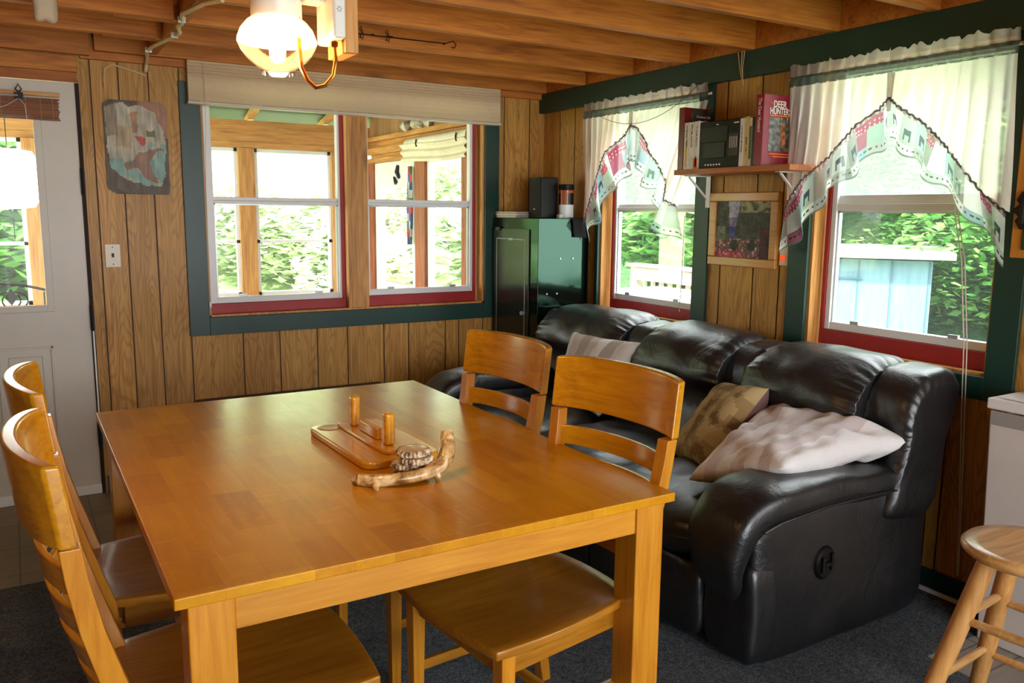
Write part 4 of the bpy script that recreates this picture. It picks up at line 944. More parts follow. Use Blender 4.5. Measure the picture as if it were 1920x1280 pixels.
mb = MB(); mb.tube([(-2.11, -.09, 2.19), (-2.108, -.092, 1.98), (-2.112, -.03, 1.6), (-2.114, -.026, 1.2), (-2.116, -.026, 1.0)], .0015, 5); mb.build('pull_cord', plain('shade_cord', lin(206, 200, 190), .7), bs)
MB().lathe([(0, .02), (.006, .016), (.008, 0), (.004, -.018), (0, -.02)], (-2.116, -.027, .955), 12).build('cord_knob', M_WHITE, bs, smooth=True)

# ------------------------------------------------------------------ wall pieces
def inpoly(x, y, P):
    c = False
    for (a, b_), (c_, d) in zip(P, P[1:]+P[:1]):
        if (b_ > y) != (d > y) and x < (c_-a)*(y-b_)/(d-b_)+a: c = not c
    return c
BIRD = [(.95, .505), (.84, .52), (.76, .49), (.66, .47), (.52, .45), (.44, .38), (.33, .35), (.27, .30), (.33, .25), (.42, .28), (.50, .28), (.58, .20), (.70, .13), (.82, .12), (.74, .22), (.68, .36), (.80, .46)]
LIGHT = [(.02, .93), (.2, .97), (.36, .95), (.6, .94), (.78, .9), (.87, .78), (.93, .7), (.97, .55), (.95, .4), (.93, .2), (.86, .1), (.6, .1), (.4, .13), (.25, .17), (.08, .3), (.03, .5)]
RED = [(.48, .625), (.65, .625), (.63, .56), (.58, .525), (.53, .55)]
def slatecol(u, v):
    du, dv = .025*nz(u, v, 1, 9), .025*nz(v, u, 4, 9); g = 1+.22*nz(u*30, v*4, 0)+.15*nz(u*9, v*9, 3)
    x, y = u+du, v+dv
    if inpoly(x, y, RED): c = (196, 84, 80)
    elif inpoly(x, y, BIRD): c = (148, 116, 100)
    elif inpoly(x, y, LIGHT):
        if x < .2 and y > .62: c = (146, 132, 118)
        elif .16 < x < .42 and .5 < y < .72: c = (178, 160, 128)
        elif .42 < x < .52 and .66 < y < .88: c = (170, 132, 106)
        elif y < .38 or (y < .55 and x > .7): c = (136, 172, 162) if nz(x, y, 8, 5) > -.15 else (176, 178, 160)
        elif .66 < x < .8 and .63 < y < .69: c = (110, 110, 84)
        else: c = (188, 182, 164)
    elif x > .55 and y > .62: c = (164, 122, 102)
    else: c = (96, 86, 76)
    q = lin(*[min(255, max(8, t_*g)) for t_ in c]); return q
sl = thing('slate_picture', 'rough slate tile painted in white, teal and brown on panel wall', 'picture', (-2.43, -.012, 1.53))
m, t, b = newmat('painted_slate'); at = N(t, 'ShaderNodeAttribute', attribute_name='tint'); t.links.new(at.outputs['Color'], b.inputs['Base Color']); b.inputs['Roughness'].default_value = .38; t.links.new(bump(t, noi(t, mapped(t, (30, 30, 5)), 3, 5, .7), .7, .008), b.inputs['Normal'])
def sloc(u, v):
    e = .0
    ins = lambda d: .028*max(0, 1-d/.06)**1.4
    x0 = -2.574+ins(v)*1.6+ins(1-v)+.003*nz(v, 0, 0, 14); x1 = -2.284-.006*v*0-ins(1-v)-ins(v)*.25+.003*nz(v, 5, 0, 14)
    return lerp(x0, x1, u), lerp(1.529, 1.985, v)
mb = MB(); mb.grid(lambda u, v: (sloc(u, v)[0], -.014-.002*nz(u, v, 0, 8), sloc(u, v)[1]), 58, 88, colf=slatecol)
ring = [sloc(0, k/20) for k in range(21)]+[sloc(1, 1-k/20) for k in range(21)]
for p, q in zip(ring, ring[1:]+ring[:1]): mb.add([(p[0], -.014, p[1]), (q[0], -.014, q[1]), (q[0], -.0012, q[1]), (p[0], -.0012, p[1])], [(0, 1, 2, 3)], None, lin(70, 62, 56))
mb.build('painted_face', m, sl)
MB().box(-2.56, -2.3, -.0125, -.001, 1.56, 1.955).build('slate_back', plain('slate_grey', lin(74, 68, 62), .8), sl)
sp_ = thing('light_switch', 'ivory toggle light switch plate on panel wall beside the door', 'switch', (-2.57, -.003, 1.165))
M_IVORY = plain('ivory_plate', lin(222, 212, 188), .4, .03)
MB().box(-2.605, -2.535, -.006, -.0006, 1.165, 1.28).build('plate', M_IVORY, sp_, bev=.002)
MB().box(-2.575, -2.565, -.014, -.0062, 1.215, 1.235).build('toggle', M_BLACK, sp_, bev=.001)
for z in (1.18, 1.265): MB().tube([(-2.57, -.0062, z), (-2.57, -.0075, z)], .003, 8).build('screw', M_BLACK, sp_)
# framed picture
def forest(u, v):
    n1 = noise.noise(Vector((u*9, v*9, 2))); n2 = noise.noise(Vector((u*26, v*26, 5)))
    c = [74, 78, 70]
    if v < .34: c = [124, 92, 92]; 
    if v < .12 and u < .5: c = [170, 70, 92]
    if n2 > .25 and v < .34: c = [176, 140, 132]
    w_ = .045+.10*max(0, v-.35)
    if v > .36 and abs(u-.34+.05*(1-v)) < w_: c = [170, 176, 200] if v > .72 else ([124, 116, 150] if v > .55 else [76, 88, 160])
    elif v > .3 and u < .18 and v < .55: c = [120, 130, 110]
    elif v > .8 and u > .45: c = [148, 150, 116] if n1 > -.05 else [90, 96, 80]
    elif u > .82 and v < .55: c = [84, 50, 62]
    for cx, cy, r_ in ((.36, .22, .075), (.68, .22, .075)):
        if abs(u-cx) < r_*(1.15-abs(v-cy)/.13) and .13 < v < .33: c = [52, 60, 56]
    g = 1+.3*n1+.3*n2; return lin(*[min(255, max(5, q*g)) for q in c])
fp = thing('framed_picture', 'square wood-framed forest picture under the book shelf', 'picture', (-.01, -1.77, 1.215))
mb = MB()
for a, b_, c, d in ((-1.982, -1.55, 1.212, 1.254), (-1.982, -1.55, 1.52, 1.562), (-1.982, -1.94, 1.254, 1.52), (-1.592, -1.55, 1.254, 1.52)): mb.box(-.022, -.0006, a, b_, c, d)
mb.build('frame', wood('amber_frame', [lin(178, 116, 38), lin(206, 142, 56), lin(216, 154, 72)], 'y', .35, .3, .8, False, 0, .03, .15), fp, bev=.004)
MB().grid(lambda u, v: (-.012, lerp(-1.592, -1.94, u), lerp(1.254, 1.52, v)), 70, 56, colf=forest).build('print', tinted('matte_photo', .6, mott=.1), fp)
on = thing('outlet_plate', 'small ivory plate with bright orange button beside framed picture', 'switch', (-.003, -2.02, 1.232))
MB().box(-.007, -.0006, -2.0425, -1.995, 1.232, 1.335).build('plate', M_IVORY, on, bev=.002)
mb = MB().tube([(-.0072, -2.016, 1.265), (-.013, -2.016, 1.265)], .0125, 16); part_label(mb.build('orange_button', emis('glowing_orange', lin(240, 70, 20), .4), on, smooth=True), 'bright orange round button')  # emissive button: its brightness is put into the material

# ------------------------------------------------------------------ shelf, books, radio
sv = thing('wall_shelf', 'narrow reddish wooden wall shelf on white metal brackets between windows', 'shelf', (-.11, -1.85, 1.64))
M_SHELF = wood('shelf_board', [lin(140, 72, 30), lin(180, 100, 46), lin(200, 126, 66)], 'y', .5, .1, .8, False, 0, .05, .3)
MB().box(-.222, -.022, -2.21, -1.505, 1.643, 1.668).build('shelf_board', M_SHELF, sv, bev=.002)
for y in (-1.535, -2.1):
    mb = MB(); mb.box(-.0235, -.0195, y-.014, y+.014, 1.49, 1.6425); mb.box(-.17, -.0195, y-.014, y+.014, 1.6385, 1.6428); mb.bar((-.15, y, 1.636), (-.024, y, 1.53), .012, .006); mb.build('bracket', M_WHITE, sv, bev=.001)
def text(s, loc, right, upv, size, mat, parent, name='lettering', bold=0, sx=1):
    cu = bpy.data.curves.new(name, 'FONT'); cu.body = s; cu.size = size; cu.extrude = .0002; cu.align_x = 'CENTER'; cu.align_y = 'CENTER'; cu.offset = bold
    cu.materials.append(mat); tmp = bpy.data.objects.new(name+'_curve', cu)
    me = bpy.data.meshes.new_from_object(tmp); bpy.data.objects.remove(tmp); o = bpy.data.objects.new(name, me); C.objects.link(o)
    r_, u_ = Vector(right).normalized(), Vector(upv).normalized(); n = r_.cross(u_)
    M_ = Matrix((r_*sx, u_, n)).transposed().to_4x4(); M_.translation = Vector(loc)-ORG[parent.name]
    o.parent = parent; o.matrix_local = M_; ORG[o.name] = Vector(loc); return o
M_TXW = plain('white_ink', lin(236, 232, 224), .6, 0); M_TXO = plain('orange_ink', lin(236, 128, 40), .6, 0); M_TXK = plain('black_ink', lin(20, 20, 20), .6, 0); M_TXY = plain('gold_ink', lin(226, 186, 80), .6, 0)
ZB = 1.6685
def book(y0, y1, h, depth, cover, label, x0=-.205, group='books on the wall shelf', page=True):
    """spine faces the room (-x); y0 > y1"""
    b_ = thing('book', label, 'book', (x0+depth/2, (y0+y1)/2, ZB), group=group)
    y0, y1 = y0-.0006, y1+.0006
    mb = MB(); t_ = .0025; mb.box(x0, x0+t_, y1, y0, ZB, ZB+h, col=cover); mb.box(x0+t_, x0+depth, y1, y1+t_, ZB, ZB+h, col=cover); mb.box(x0+t_, x0+depth, y0-t_, y0, ZB, ZB+h, col=cover)
    mb.build('cover', M_TINTGLOSS, b_, bev=.0008)
    if page: MB().box(x0+t_+.0004, x0+depth-.004, y1+t_+.0003, y0-t_-.0003, ZB+.003, ZB+h-.004, col=lin(222, 212, 190)).build('pages', M_TINT, b_)
    return b_
def squiggle(loc, right, upv, length, height, mat, parent, seed=1, name='print_marks'):
    rn = random.Random(seed); r_, u_ = Vector(right), Vector(upv); loc = Vector(loc); mb = MB(); x = -length/2
    while x < length/2:
        w_ = rn.uniform(.25, .7)*height; h = rn.uniform(.45, 1)*height; y = rn.uniform(-.15, .15)*height
        if rn.random() > .18: mb.tube([loc+r_*(x+w_*a)+u_*(y+h*b) for a, b in ((0, -.5), (.2, .5), (.5, -.3), (.8, .45), (1, -.5))], height*.07, 4)
        x += w_*1.25
    return mb.build(name, mat, parent)
DN = (0, 0, -1); RT_ = (0, -1, 0)
rb_ = book(-1.508, -1.545, .292, .175, lin(112, 26, 24), 'tall dark red hardcover book at the left end of shelf')
mb = MB(); mb.grid(lambda u, v: (lerp(-.165, -.035, u), -1.5455, lerp(ZB+.05, ZB+.285, v)), 20, 30, colf=lambda u, v: lin(*[q*(1+.5*nz(u*6, v*6, 0)) for q in ((60, 58, 48) if v > .3 else (90, 40, 34))])); mb.build('cover_art', M_TINTGLOSS, rb_)
text('Outdoor Life', (-.085, -1.547, ZB+.252), (1, 0, 0), (0, 0, 1), .017, M_TXW, rb_); squiggle((-.085, -1.5465, ZB+.228), (1, 0, 0), (0, 0, 1), .08, .022, plain('red_ink', lin(216, 84, 60), .6, 0), rb_, 4)
yy = [(-1.549, -1.583, .218, 'first white paperback right of the tall dark red book'), (-1.583, -1.617, .218, 'middle white paperback of the three left of the radio'), (-1.617, -1.648, .219, 'white paperback against the radio with orange spot on spine')]
for k, (a, b2, h, l) in enumerate(yy):
    bk = book(a, b2, h, .13, lin(222, 214, 210), l, group='white paperbacks on the wall shelf')
    squiggle((-.2056, (a+b2)/2-.002, ZB+.155), DN, RT_, .10, .012, M_TXK, bk, k)
    c2 = [lin(214, 178, 84), lin(200, 196, 190), lin(110, 140, 70)][k]
    mb = MB(); mb.box(-.2062, -.2052, (a+b2)/2-.006, (a+b2)/2+.004, ZB+.01, ZB+(.11 if k == 0 else .06), col=c2)
    if k == 2: mb.box(-.2062, -.2052, b2+.002, a-.002, ZB+.002, ZB+.05, col=lin(226, 90, 30)); 
    mb.build('spine_print', M_TINT, bk)
ra = thing('cassette_radio', 'black cassette radio standing between books on the wall shelf', 'radio', (-.15, -1.79, ZB))
MB().box(-.20, -.08, -1.905, -1.652, ZB, ZB+.212).build('radio_body', M_BLACK, ra, bev=.004)
M_DGREY = plain('dark_grey_plastic', lin(30, 27, 28), .35, spec=.3)
MB().box(-.2035, -.2005, -1.83, -1.665, ZB+.12, ZB+.185).build('tuner_panel', M_DGREY, ra, bev=.001)
MB().box(-.2045, -.2005, -1.815, -1.68, ZB+.045, ZB+.115).build('cassette_door', M_DGREY, ra, bev=.002)
MB().box(-.2045, -.2005, -1.90, -1.84, ZB+.05, ZB+.15).build('equalizer_panel', plain('brown_grey', lin(54, 42, 42), .4, spec=.3), ra)
mb = MB()
for k in range(5): mb.box(-.207, -.2046, -1.85-k*.010-.0018, -1.85-k*.010+.0018, ZB+.085, ZB+.135)
mb.build('sliders', plain('silver_slider', lin(170, 160, 150), .4), ra)
mb = MB()
for k in range(6): mb.box(-.2045, -.2005, -1.70-k*.018, -1.694-k*.018, ZB+.012, ZB+.019)
mb.box(-.2012, -.2005, -1.77, -1.755, ZB+.192, ZB+.196); mb.box(-.2012, -.2005, -1.895, -1.865, ZB+.192, ZB+.197); mb.build('buttons', M_TXW, ra)
bk = book(-1.907, -1.934, .208, .13, lin(226, 224, 218), 'thin white book immediately right of the radio'); squiggle((-.2056, -1.9205, ZB+.12), DN, RT_, .12, .009, M_TXK, bk, 7)
bk = book(-1.934, -1.962, .213, .14, lin(214, 182, 122), 'cream tan paperback between two white book spines'); squiggle((-.2056, -1.948, ZB+.09), DN, RT_, .07, .009, M_TXK, bk, 8)
bk = book(-1.962, -1.978, .206, .13, lin(214, 214, 196), 'slim pale book with green spine print near red book'); MB().box(-.2062, -.2052, -1.976, -1.965, ZB+.03, ZB+.17, col=lin(70, 96, 60)).build('spine_print', M_TINT, bk)
bk = book(-1.978, -2.001, .207, .13, lin(30, 44, 34), 'slim very dark green book touching the red hunting book')
db = book(-2.003, -2.048, .298, .20, lin(146, 26, 50), 'tall crimson deer hunting book with animal photo on its cover', x0=-.215)
def deer(u, v):
    c = (110, 112, 108) if u < .5 else (88, 84, 74)
    if abs(u-.62+.1*(v-.5)) < .13*(1-abs(v-.42)*1.2) and .1 < v < .82: c = (160, 96, 60)
    if .5 < u < .56 and v > .8 or .74 < u < .8 and v > .78: c = (190, 170, 140)
    g = 1+.6*nz(u*7, v*9, 0); return lin(*[min(255, max(5, q*g)) for q in c])
MB().grid(lambda u, v: (lerp(-.178, -.035, u), -2.0483, lerp(ZB+.062, ZB+.205, v)), 24, 28, colf=deer).build('cover_photo', M_TINTGLOSS, db)
text('The', (-.170, -2.0486, ZB+.262), (1, 0, 0), (0, 0, 1), .016, M_TXO, db); text('DEER', (-.118, -2.0486, ZB+.258), (1, 0, 0), (0, 0, 1), .040, M_TXW, db, bold=.0008, sx=.85)
text("HUNTERS'", (-.110, -2.0486, ZB+.229), (1, 0, 0), (0, 0, 1), .038, M_TXW, db, bold=.0008, sx=.78)
mb = MB(); mb.box(-.175, -.03, -2.0492, -2.0482, ZB+.209, ZB+.214); mb.box(-.17, -.04, -2.0492, -2.0482, ZB+.048, ZB+.053); mb.box(-.15, -.05, -2.0492, -2.0482, ZB+.037, ZB+.042); mb.build('cover_rule', M_TXO, db)
text("The Deer Hunters'", (-.2156, -2.0255, ZB+.21), DN, RT_, .026, M_TXW, db, sx=.72)

# ------------------------------------------------------------------ curtains
M_CLOTH = tinted('sheer_curtain_cloth', .9, .72, alpha=.8, mott=.12); M_BORD = tinted('patchwork_cloth', .9, .68, alpha=.8, mott=.2)
PAL = [lin(236, 238, 238), lin(190, 198, 194), lin(176, 96, 124), lin(160, 186, 202), lin(172, 200, 192), lin(230, 232, 230), lin(160, 162, 158), lin(236, 238, 238)]
def poly_at(P, t):
    L = [0]
    for a, b_ in zip(P, P[1:]): L.append(L[-1]+1)
    x = t*(len(P)-1); i = min(int(x), len(P)-2); f_ = x-i; return lerp(P[i][0], P[i+1][0], f_), lerp(P[i][1], P[i+1][1], f_)
def curtain(name, label, yl, yr, yp, zt, seamL, lowL, seamR, lowR, seed):
    ct = thing(name, label, 'curtain', (-.06, (yl+yr)/2, 1.3), group='white curtains with patchwork borders'); X = -.066
    MB().tube([(X+.004, yl+.01, zt-.045), (X+.004, yr-.01, zt-.045)], .006, 8).build('rod', M_WHITE, ct, smooth=True)
    MB().grid(lambda u, v: (X+.006*math.sin(u*110+seed)+.008*v*math.sin(u*63+seed*2), lerp(yl, yr, u)+.002*math.sin(u*90), lerp(zt-.035, zt+.010+.016*nz(u*22, seed, 0)+.010*nz(u*50, seed, 3), v)), 180, 5, colf=lambda u, v: lin(206, 186, 186)).build('header_ruffle', M_BORD, ct, smooth=True, auto=180)
    MB().grid(lambda u, v: (X-.006+.003*math.sin(u*140+seed), lerp(yl-.0, yr, u), lerp(zt-.078, zt-.036, v)), 150, 3, colf=lambda u, v: lin(92, 104, 100)).build('band', M_BORD, ct, smooth=True, auto=180)
    for (ya, seam, low, sd_) in ((yl, seamL, lowL, 1), (yr, seamR, lowR, 2)):
        def fc(u, v):
            ty = lerp(yp, ya, u); sy, sz = poly_at(seam, u); zt_ = zt-.074
            am = .004+.016*min(1, 1.6*v); fold = math.sin(u*abs(ya-yp)*115+sd_*2+1.5*nz(u*3, seed, v))*am+.012*nz(u*5, v*1.5, seed)*v
            vv_ = v**1.0; return (X-.004+fold*.8, lerp(ty, sy, vv_)+.003*math.sin(v*5+u*20), lerp(zt_, sz, v))
        MB().grid(fc, 70, 22, colf=lambda u, v: lin(255, 240, 232)).build('cloth_panel', M_CLOTH, ct, smooth=True, auto=180)
        rn = random.Random(seed*7+sd_); nseg = 11; seg = [(rn.choice(PAL), rn.choice(PAL), rn.random()) for _ in range(nseg+1)]
        def cb_(u, v):
            k = min(nseg, int(u*nseg)); a, b2, r_ = seg[k]; fu = (u*nseg) % 1
            if v < .10: return lin(150, 132, 136) if int(u*60) % 2 else lin(196, 174, 180)
            if v > .94: return lin(120, 128, 124)
            if v < .30 and r_ < .35: return lin(176, 70, 104) if ((u*44) % 1-.5)**2+((v*8) % 1-.5)**2 > .05 else lin(222, 190, 200)
            if r_ > .55 and .25 < fu < .75 and .38 < v < .62 and (v < .52 or fu < .38 or fu > .62): return lin(70, 84, 96)
            if .82 < v < .87 and int(u*80) % 2: return lin(66, 70, 70)
            return a if v < .74 else b2
        def fb(u, v):
            sy, sz = poly_at(seam, u); ly, lz = poly_at(low, u); w_ = abs(ya-yp)
            fo_ = math.sin(u*w_*52+sd_+seed)*(.006+.022*v); fo2 = math.cos(u*w_*52+sd_+seed)*.012*v
            return (X-.012+fo_, lerp(sy, ly, v)+fo2, lerp(sz, lz, v)+.004*math.sin(u*w_*104))
        MB().grid(fb, 130, 22, colf=cb_).build('patchwork_border', M_BORD, ct, smooth=True, auto=180)
        pts = [(X-.016+.004*math.sin(i*2.1), poly_at(seam, i/80)[0], poly_at(seam, i/80)[1]+.004*math.sin(i*1.7)) for i in range(81)]
        MB().tube(pts, [.0032+.002*math.sin(i*1.3)**2 for i in range(81)], 6, col=lin(140, 124, 128)).build('gathered_seam', M_BORD, ct, smooth=True)
    mb = MB(); zp = seamL[0][1]; mb.grid(lambda u, v: (X-.014-.004*math.sin(u*9), yp+lerp(-.016, .016, u)*(1-.5*v), lerp(zt-.08, zp-.05, v)), 8, 8, colf=lambda u, v: lin(170, 150, 150)); mb.build('centre_tie', M_BORD, ct, smooth=True, auto=180)
    return ct
curtain('curtain', 'white curtain with patchwork border over the small right window', -.53, -1.56, -.985, 2.078,
        [(-.985, 1.93), (-.945, 1.885), (-.905, 1.862), (-.763, 1.801), (-.72, 1.73), (-.693, 1.669), (-.64, 1.56), (-.598, 1.456), (-.578, 1.40)],
        [(-.994, 1.745), (-.99, 1.70), (-.962, 1.661), (-.90, 1.60), (-.84, 1.60), (-.765, 1.50), (-.70, 1.40), (-.66, 1.372), (-.594, 1.283)],
        [(-.985, 1.93), (-1.04, 1.912), (-1.11, 1.846), (-1.145, 1.78), (-1.224, 1.708), (-1.29, 1.624), (-1.276, 1.53), (-1.367, 1.50)],
        [(-.994, 1.745), (-1.03, 1.735), (-1.075, 1.69), (-1.10, 1.60), (-1.20, 1.58), (-1.215, 1.50), (-1.20, 1.376), (-1.402, 1.321)], 2)
curtain('curtain', 'wide white curtain with patchwork border over the large right window', -2.055, -3.012, -2.548, 2.078,
        [(-2.548, 1.905), (-2.508, 1.867), (-2.41, 1.815), (-2.35, 1.76), (-2.287, 1.696), (-2.22, 1.65), (-2.15, 1.602), (-2.093, 1.523), (-2.07, 1.45)],
        [(-2.557, 1.757), (-2.51, 1.70), (-2.447, 1.667), (-2.38, 1.60), (-2.299, 1.559), (-2.23, 1.47), (-2.18, 1.40), (-2.13, 1.33), (-2.06, 1.288)],
        [(-2.548, 1.905), (-2.587, 1.87), (-2.68, 1.812), (-2.748, 1.755), (-2.80, 1.70), (-2.864, 1.625), (-2.946, 1.536), (-3.028, 1.475)],
        [(-2.557, 1.757), (-2.6, 1.715), (-2.661, 1.668), (-2.72, 1.60), (-2.79, 1.56), (-2.885, 1.471), (-2.968, 1.39), (-3.052, 1.291)], 5)
M_CORD = plain('blind_cord', lin(206, 196, 176), .7)
mb = MB()
for d in (0, .012): mb.tube([(-.012, -2.80-d, 1.50), (-.03, -2.86-d, 1.3), (-.035, -2.90-d, 1.0), (-.035, -2.915-d, .75), (-.03, -2.945-d*.5, .3), (-.03, -2.955-d*.4, .12)], .0022, 6)
tag(mb.build('blind_cord', M_CORD, smooth=True), 'long pale double cord hanging at the right side of large window', 'cord')
mb = MB(); mb.tube([(-.012, -1.365, 1.45), (-.012, -1.36, 1.1), (-.012, -1.352, .95)], .0022, 6)
tag(mb.build('blind_cord', M_CORD, smooth=True), 'thin pale cord hanging in the small right window', 'cord')
M_TWINE = plain('pale_twine', lin(200, 160, 116), .8); M_DWIRE = plain('dark_wire', lin(70, 56, 44), .6)
mb = MB()
for a, b_, c_ in (((-.05, -1.72, 2.2), (-.06, -1.745, 2.12), (-.058, -1.77, 2.04)), ((-.05, -1.745, 2.2), (-.062, -1.755, 2.13), (-.056, -1.768, 2.05)), ((-.05, -1.76, 2.2), (-.064, -1.765, 2.12), (-.058, -1.766, 2.05)), ((-.058, -1.768, 2.05), (-.05, -1.755, 2.0), (-.04, -1.79, 1.95), )): mb.tube([a, b_, c_], .0022, 5)
tag(mb.build('twine', M_TWINE), 'loose strands of pale twine dangling from joist above the books', 'twine')
mb = MB(); mb.tube([(-.055, -1.62, 2.2), (-.055, -1.56, 2.15), (-.06, -1.45, 2.075)], .0012, 5); tag(mb.build('wire', M_DWIRE), 'thin dark wire slanting from joist to small curtain top', 'wire', 'thin wires on green header')
mb = MB(); mb.tube([(-.055, -1.80, 2.2), (-.055, -1.84, 2.16), (-.055, -1.95, 2.10), (-.055, -2.02, 2.08)], .0012, 5); tag(mb.build('wire', M_DWIRE), 'thin dark wire slanting from joist to large curtain top', 'wire', 'thin wires on green header')
mb = MB(); mb.tube([(-.085, -.62+(-.88)*i/14, 2.05-.13*math.sin(math.pi*i/14)**.8+(.03*i/14)) for i in range(15)], .0016, 5); tag(mb.build('wire', M_DWIRE, smooth=True), 'sagging dark wire across the front of the small curtain', 'wire')

# ------------------------------------------------------------------ gas lamp on a hanging board
lp = thing('gas_lamp', 'lit white gas wall lamp with glass globe and copper pipe', 'lamp', (-2.445, -2.65, 1.77))
cx, cy = -2.445, -2.65
M_FROST = None
m = bpy.data.materials.new('frosted_globe'); m.use_nodes = True; t = m.node_tree; t.nodes.clear(); out = N(t, 'ShaderNodeOutputMaterial')
tp = N(t, 'ShaderNodeBsdfTransparent'); tl = N(t, 'ShaderNodeBsdfTranslucent'); df = N(t, 'ShaderNodeBsdfPrincipled'); df.inputs['Base Color'].default_value = lin(250, 236, 222); df.inputs['Roughness'].default_value = .25
tl.inputs[0].default_value = lin(190, 168, 150); a1 = N(t, 'ShaderNodeMixShader'); a1.inputs[0].default_value = .5; t.links.new(tl.outputs[0], a1.inputs[1]); t.links.new(df.outputs[0], a1.inputs[2])
a2 = N(t, 'ShaderNodeMixShader'); a2.inputs[0].default_value = .86; t.links.new(tp.outputs[0], a2.inputs[1]); t.links.new(a1.outputs[0], a2.inputs[2]); t.links.new(a2.outputs[0], out.inputs[0]); M_FROST = m
g_ = MB().lathe([(.050, 1.893), (.066, 1.882), (.080, 1.865), (.088, 1.845), (.089, 1.836)], (cx, cy, 0), 40).build('frosted_shade', M_FROST, lp, smooth=True)
MB().lathe([(.089, 1.8355), (.083, 1.818), (.066, 1.797), (.046, 1.781), (.037, 1.777), (.038, 1.766)], (cx, cy, 0), 40).build('clear_globe', thin_glass('lamp_glass', (1, .93, .82, 1), .2, .0), lp, smooth=True)
MB().lathe([(0, 1.878), (.048, 1.878), (.052, 1.885), (.057, 1.893), (.056, 1.99), (.058, 2.0), (.058, 2.10), (.03, 2.12), (0, 2.12)], (cx, cy, 0), 36).build('lamp_housing', M_LAMPW, lp, smooth=True)
MB().lathe([(0, 1.842), (.015, 1.84), (.019, 1.825), (.017, 1.80), (.008, 1.792), (0, 1.792)], (cx, cy, 0), 20).build('mantle', emis('glowing_mantle', (1, .72, .32, 1), 22), lp, smooth=True)
MB().box(-2.395, -2.3475, -2.705, -2.655, 1.925, 2.10).build('arm_plate', M_LAMPW, lp, bev=.003)
hb = MB().box(-2.3465, -2.316, -2.752, -2.63, 1.842, 2.10).build('valve_box', M_LAMPW, lp, bev=.008, seg=3)
M_INK = plain('blue_grey_ink', lin(90, 104, 140), .6, 0)
[MB().box(x_-.0006, x_+.0006, -2.7526, -2.7521, z_, z_+l_).build('fine_print', M_INK, hb) for x_, z_, l_ in ((-2.334, 1.925, .05), (-2.331, 1.93, .042), (-2.328, 1.925, .05), (-2.325, 1.935, .03))]
stp = [( -2.3315+.007*(1 if k % 2 else .45)*math.cos(math.pi*k/6+math.pi/2), 1.905+.007*(1 if k % 2 else .45)*math.sin(math.pi*k/6+math.pi/2)) for k in range(12)]
mb = MB(); mb.tube([(x, -2.7527, z) for x, z in stp+stp[:1]], .0005, 4); mb.build('star_mark', M_INK, hb)
mb = MB(); mb.tube([(-2.333, -2.715, 1.845), (-2.331, -2.717, 1.80), (-2.338, -2.718, 1.765), (-2.356, -2.715, 1.742), (-2.376, -2.708, 1.736), (-2.392, -2.70, 1.752), (-2.402, -2.69, 1.78), (-2.405, -2.685, 1.83), (-2.405, -2.68, 1.94)], .0048, 10); part_label(mb.build('copper_pipe', M_BRASS, lp, smooth=True), 'bent copper pipe')
MB().tube([(-2.333, -2.715, 1.84), (-2.333, -2.715, 1.828)], .009, 6).build('pipe_nut', M_BRASS, lp)
tag(MB().box(-2.3155, -2.284, -2.742, -2.62, 1.815, 2.1995).build('hanging_board', M_PINE, bev=.002), 'short pine board hanging from joist, carrying the gas lamp', 'board')
ld = bpy.data.lights.new('mantle_light', 'POINT'); ld.energy = 6.5; ld.color = (1, .62, .28); ld.shadow_soft_size = .03
lo = bpy.data.objects.new('mantle_light', ld); lo.location = (cx, cy, 1.785); C.objects.link(lo)
mb = MB(); mb.tube([(-2.50, -2.64, 1.955), (-2.52, -2.5, 2.02), (-2.60, -2.2, 2.12), (-2.62, -1.9, 2.195)], .0016, 5); tag(mb.build('wire', M_DWIRE), 'thin dark wire running from gas lamp housing to the joists', 'wire')

# ------------------------------------------------------------------ bits under the ceiling
M_CABLE = plain('cream_cable', lin(212, 190, 150), .5)
mb = MB(); mb.tube([(-2.3, -1.45, 2.188), (-2.345, -1.35, 2.19), (-2.385, -1.15, 2.188), (-2.36, -1.0, 2.186), (-2.36, -.9, 2.188), (-2.335, -.8, 2.186), (-2.34, -.7, 2.188), (-2.39, -.4, 2.186), (-2.395, -.25, 2.188), (-2.37, -.09, 2.188), (-2.37, -.045, 2.16), (-2.375, -.042, 2.125)], .0085, 8)
cbm = mb.build('electric_cable', M_CABLE, smooth=True); tag(cbm, 'thick cream electric cable stapled under the ceiling blocks', 'cable')
for x, y in ((-2.37, -1.05), (-2.345, -.72), (-2.392, -.3)): MB().box(x-.014, x+.014, y-.004, y+.004, 2.176, 2.198).build('staple', M_ALU, cbm)
mb = MB(); mb.tube([(-2.37, -.012, 2.11), (-2.42, -.012, 2.125), (-2.52, -.012, 2.15), (-2.555, -.012, 2.13)], .004, 6); mb.tube([(-2.555, -.012, 2.13), (-2.562, -.012, 2.08), (-2.56, -.012, 2.04)], .003, 6); tag(mb.build('wire', M_CABLE, smooth=True), 'short cream wire pinned along the top of the panel wall', 'wire')
hk = thing('wire_rack', 'black twisted wire hanger with hooks and clips on a joist', 'hanger', (-1.4, -.945, 2.23))
mb = MB(); mb.tube([(-1.70, -.948, 2.238), (-1.5, -.95, 2.238), (-1.3, -.95, 2.24), (-1.18, -.95, 2.241)], .0028, 6); mb.tube([(-1.18, -.95, 2.241), (-1.135, -.95, 2.256), (-1.12, -.95, 2.243), (-1.13, -.95, 2.226), (-1.145, -.95, 2.228)], .0025, 6); mb.build('rod', M_IRON, hk, smooth=True)
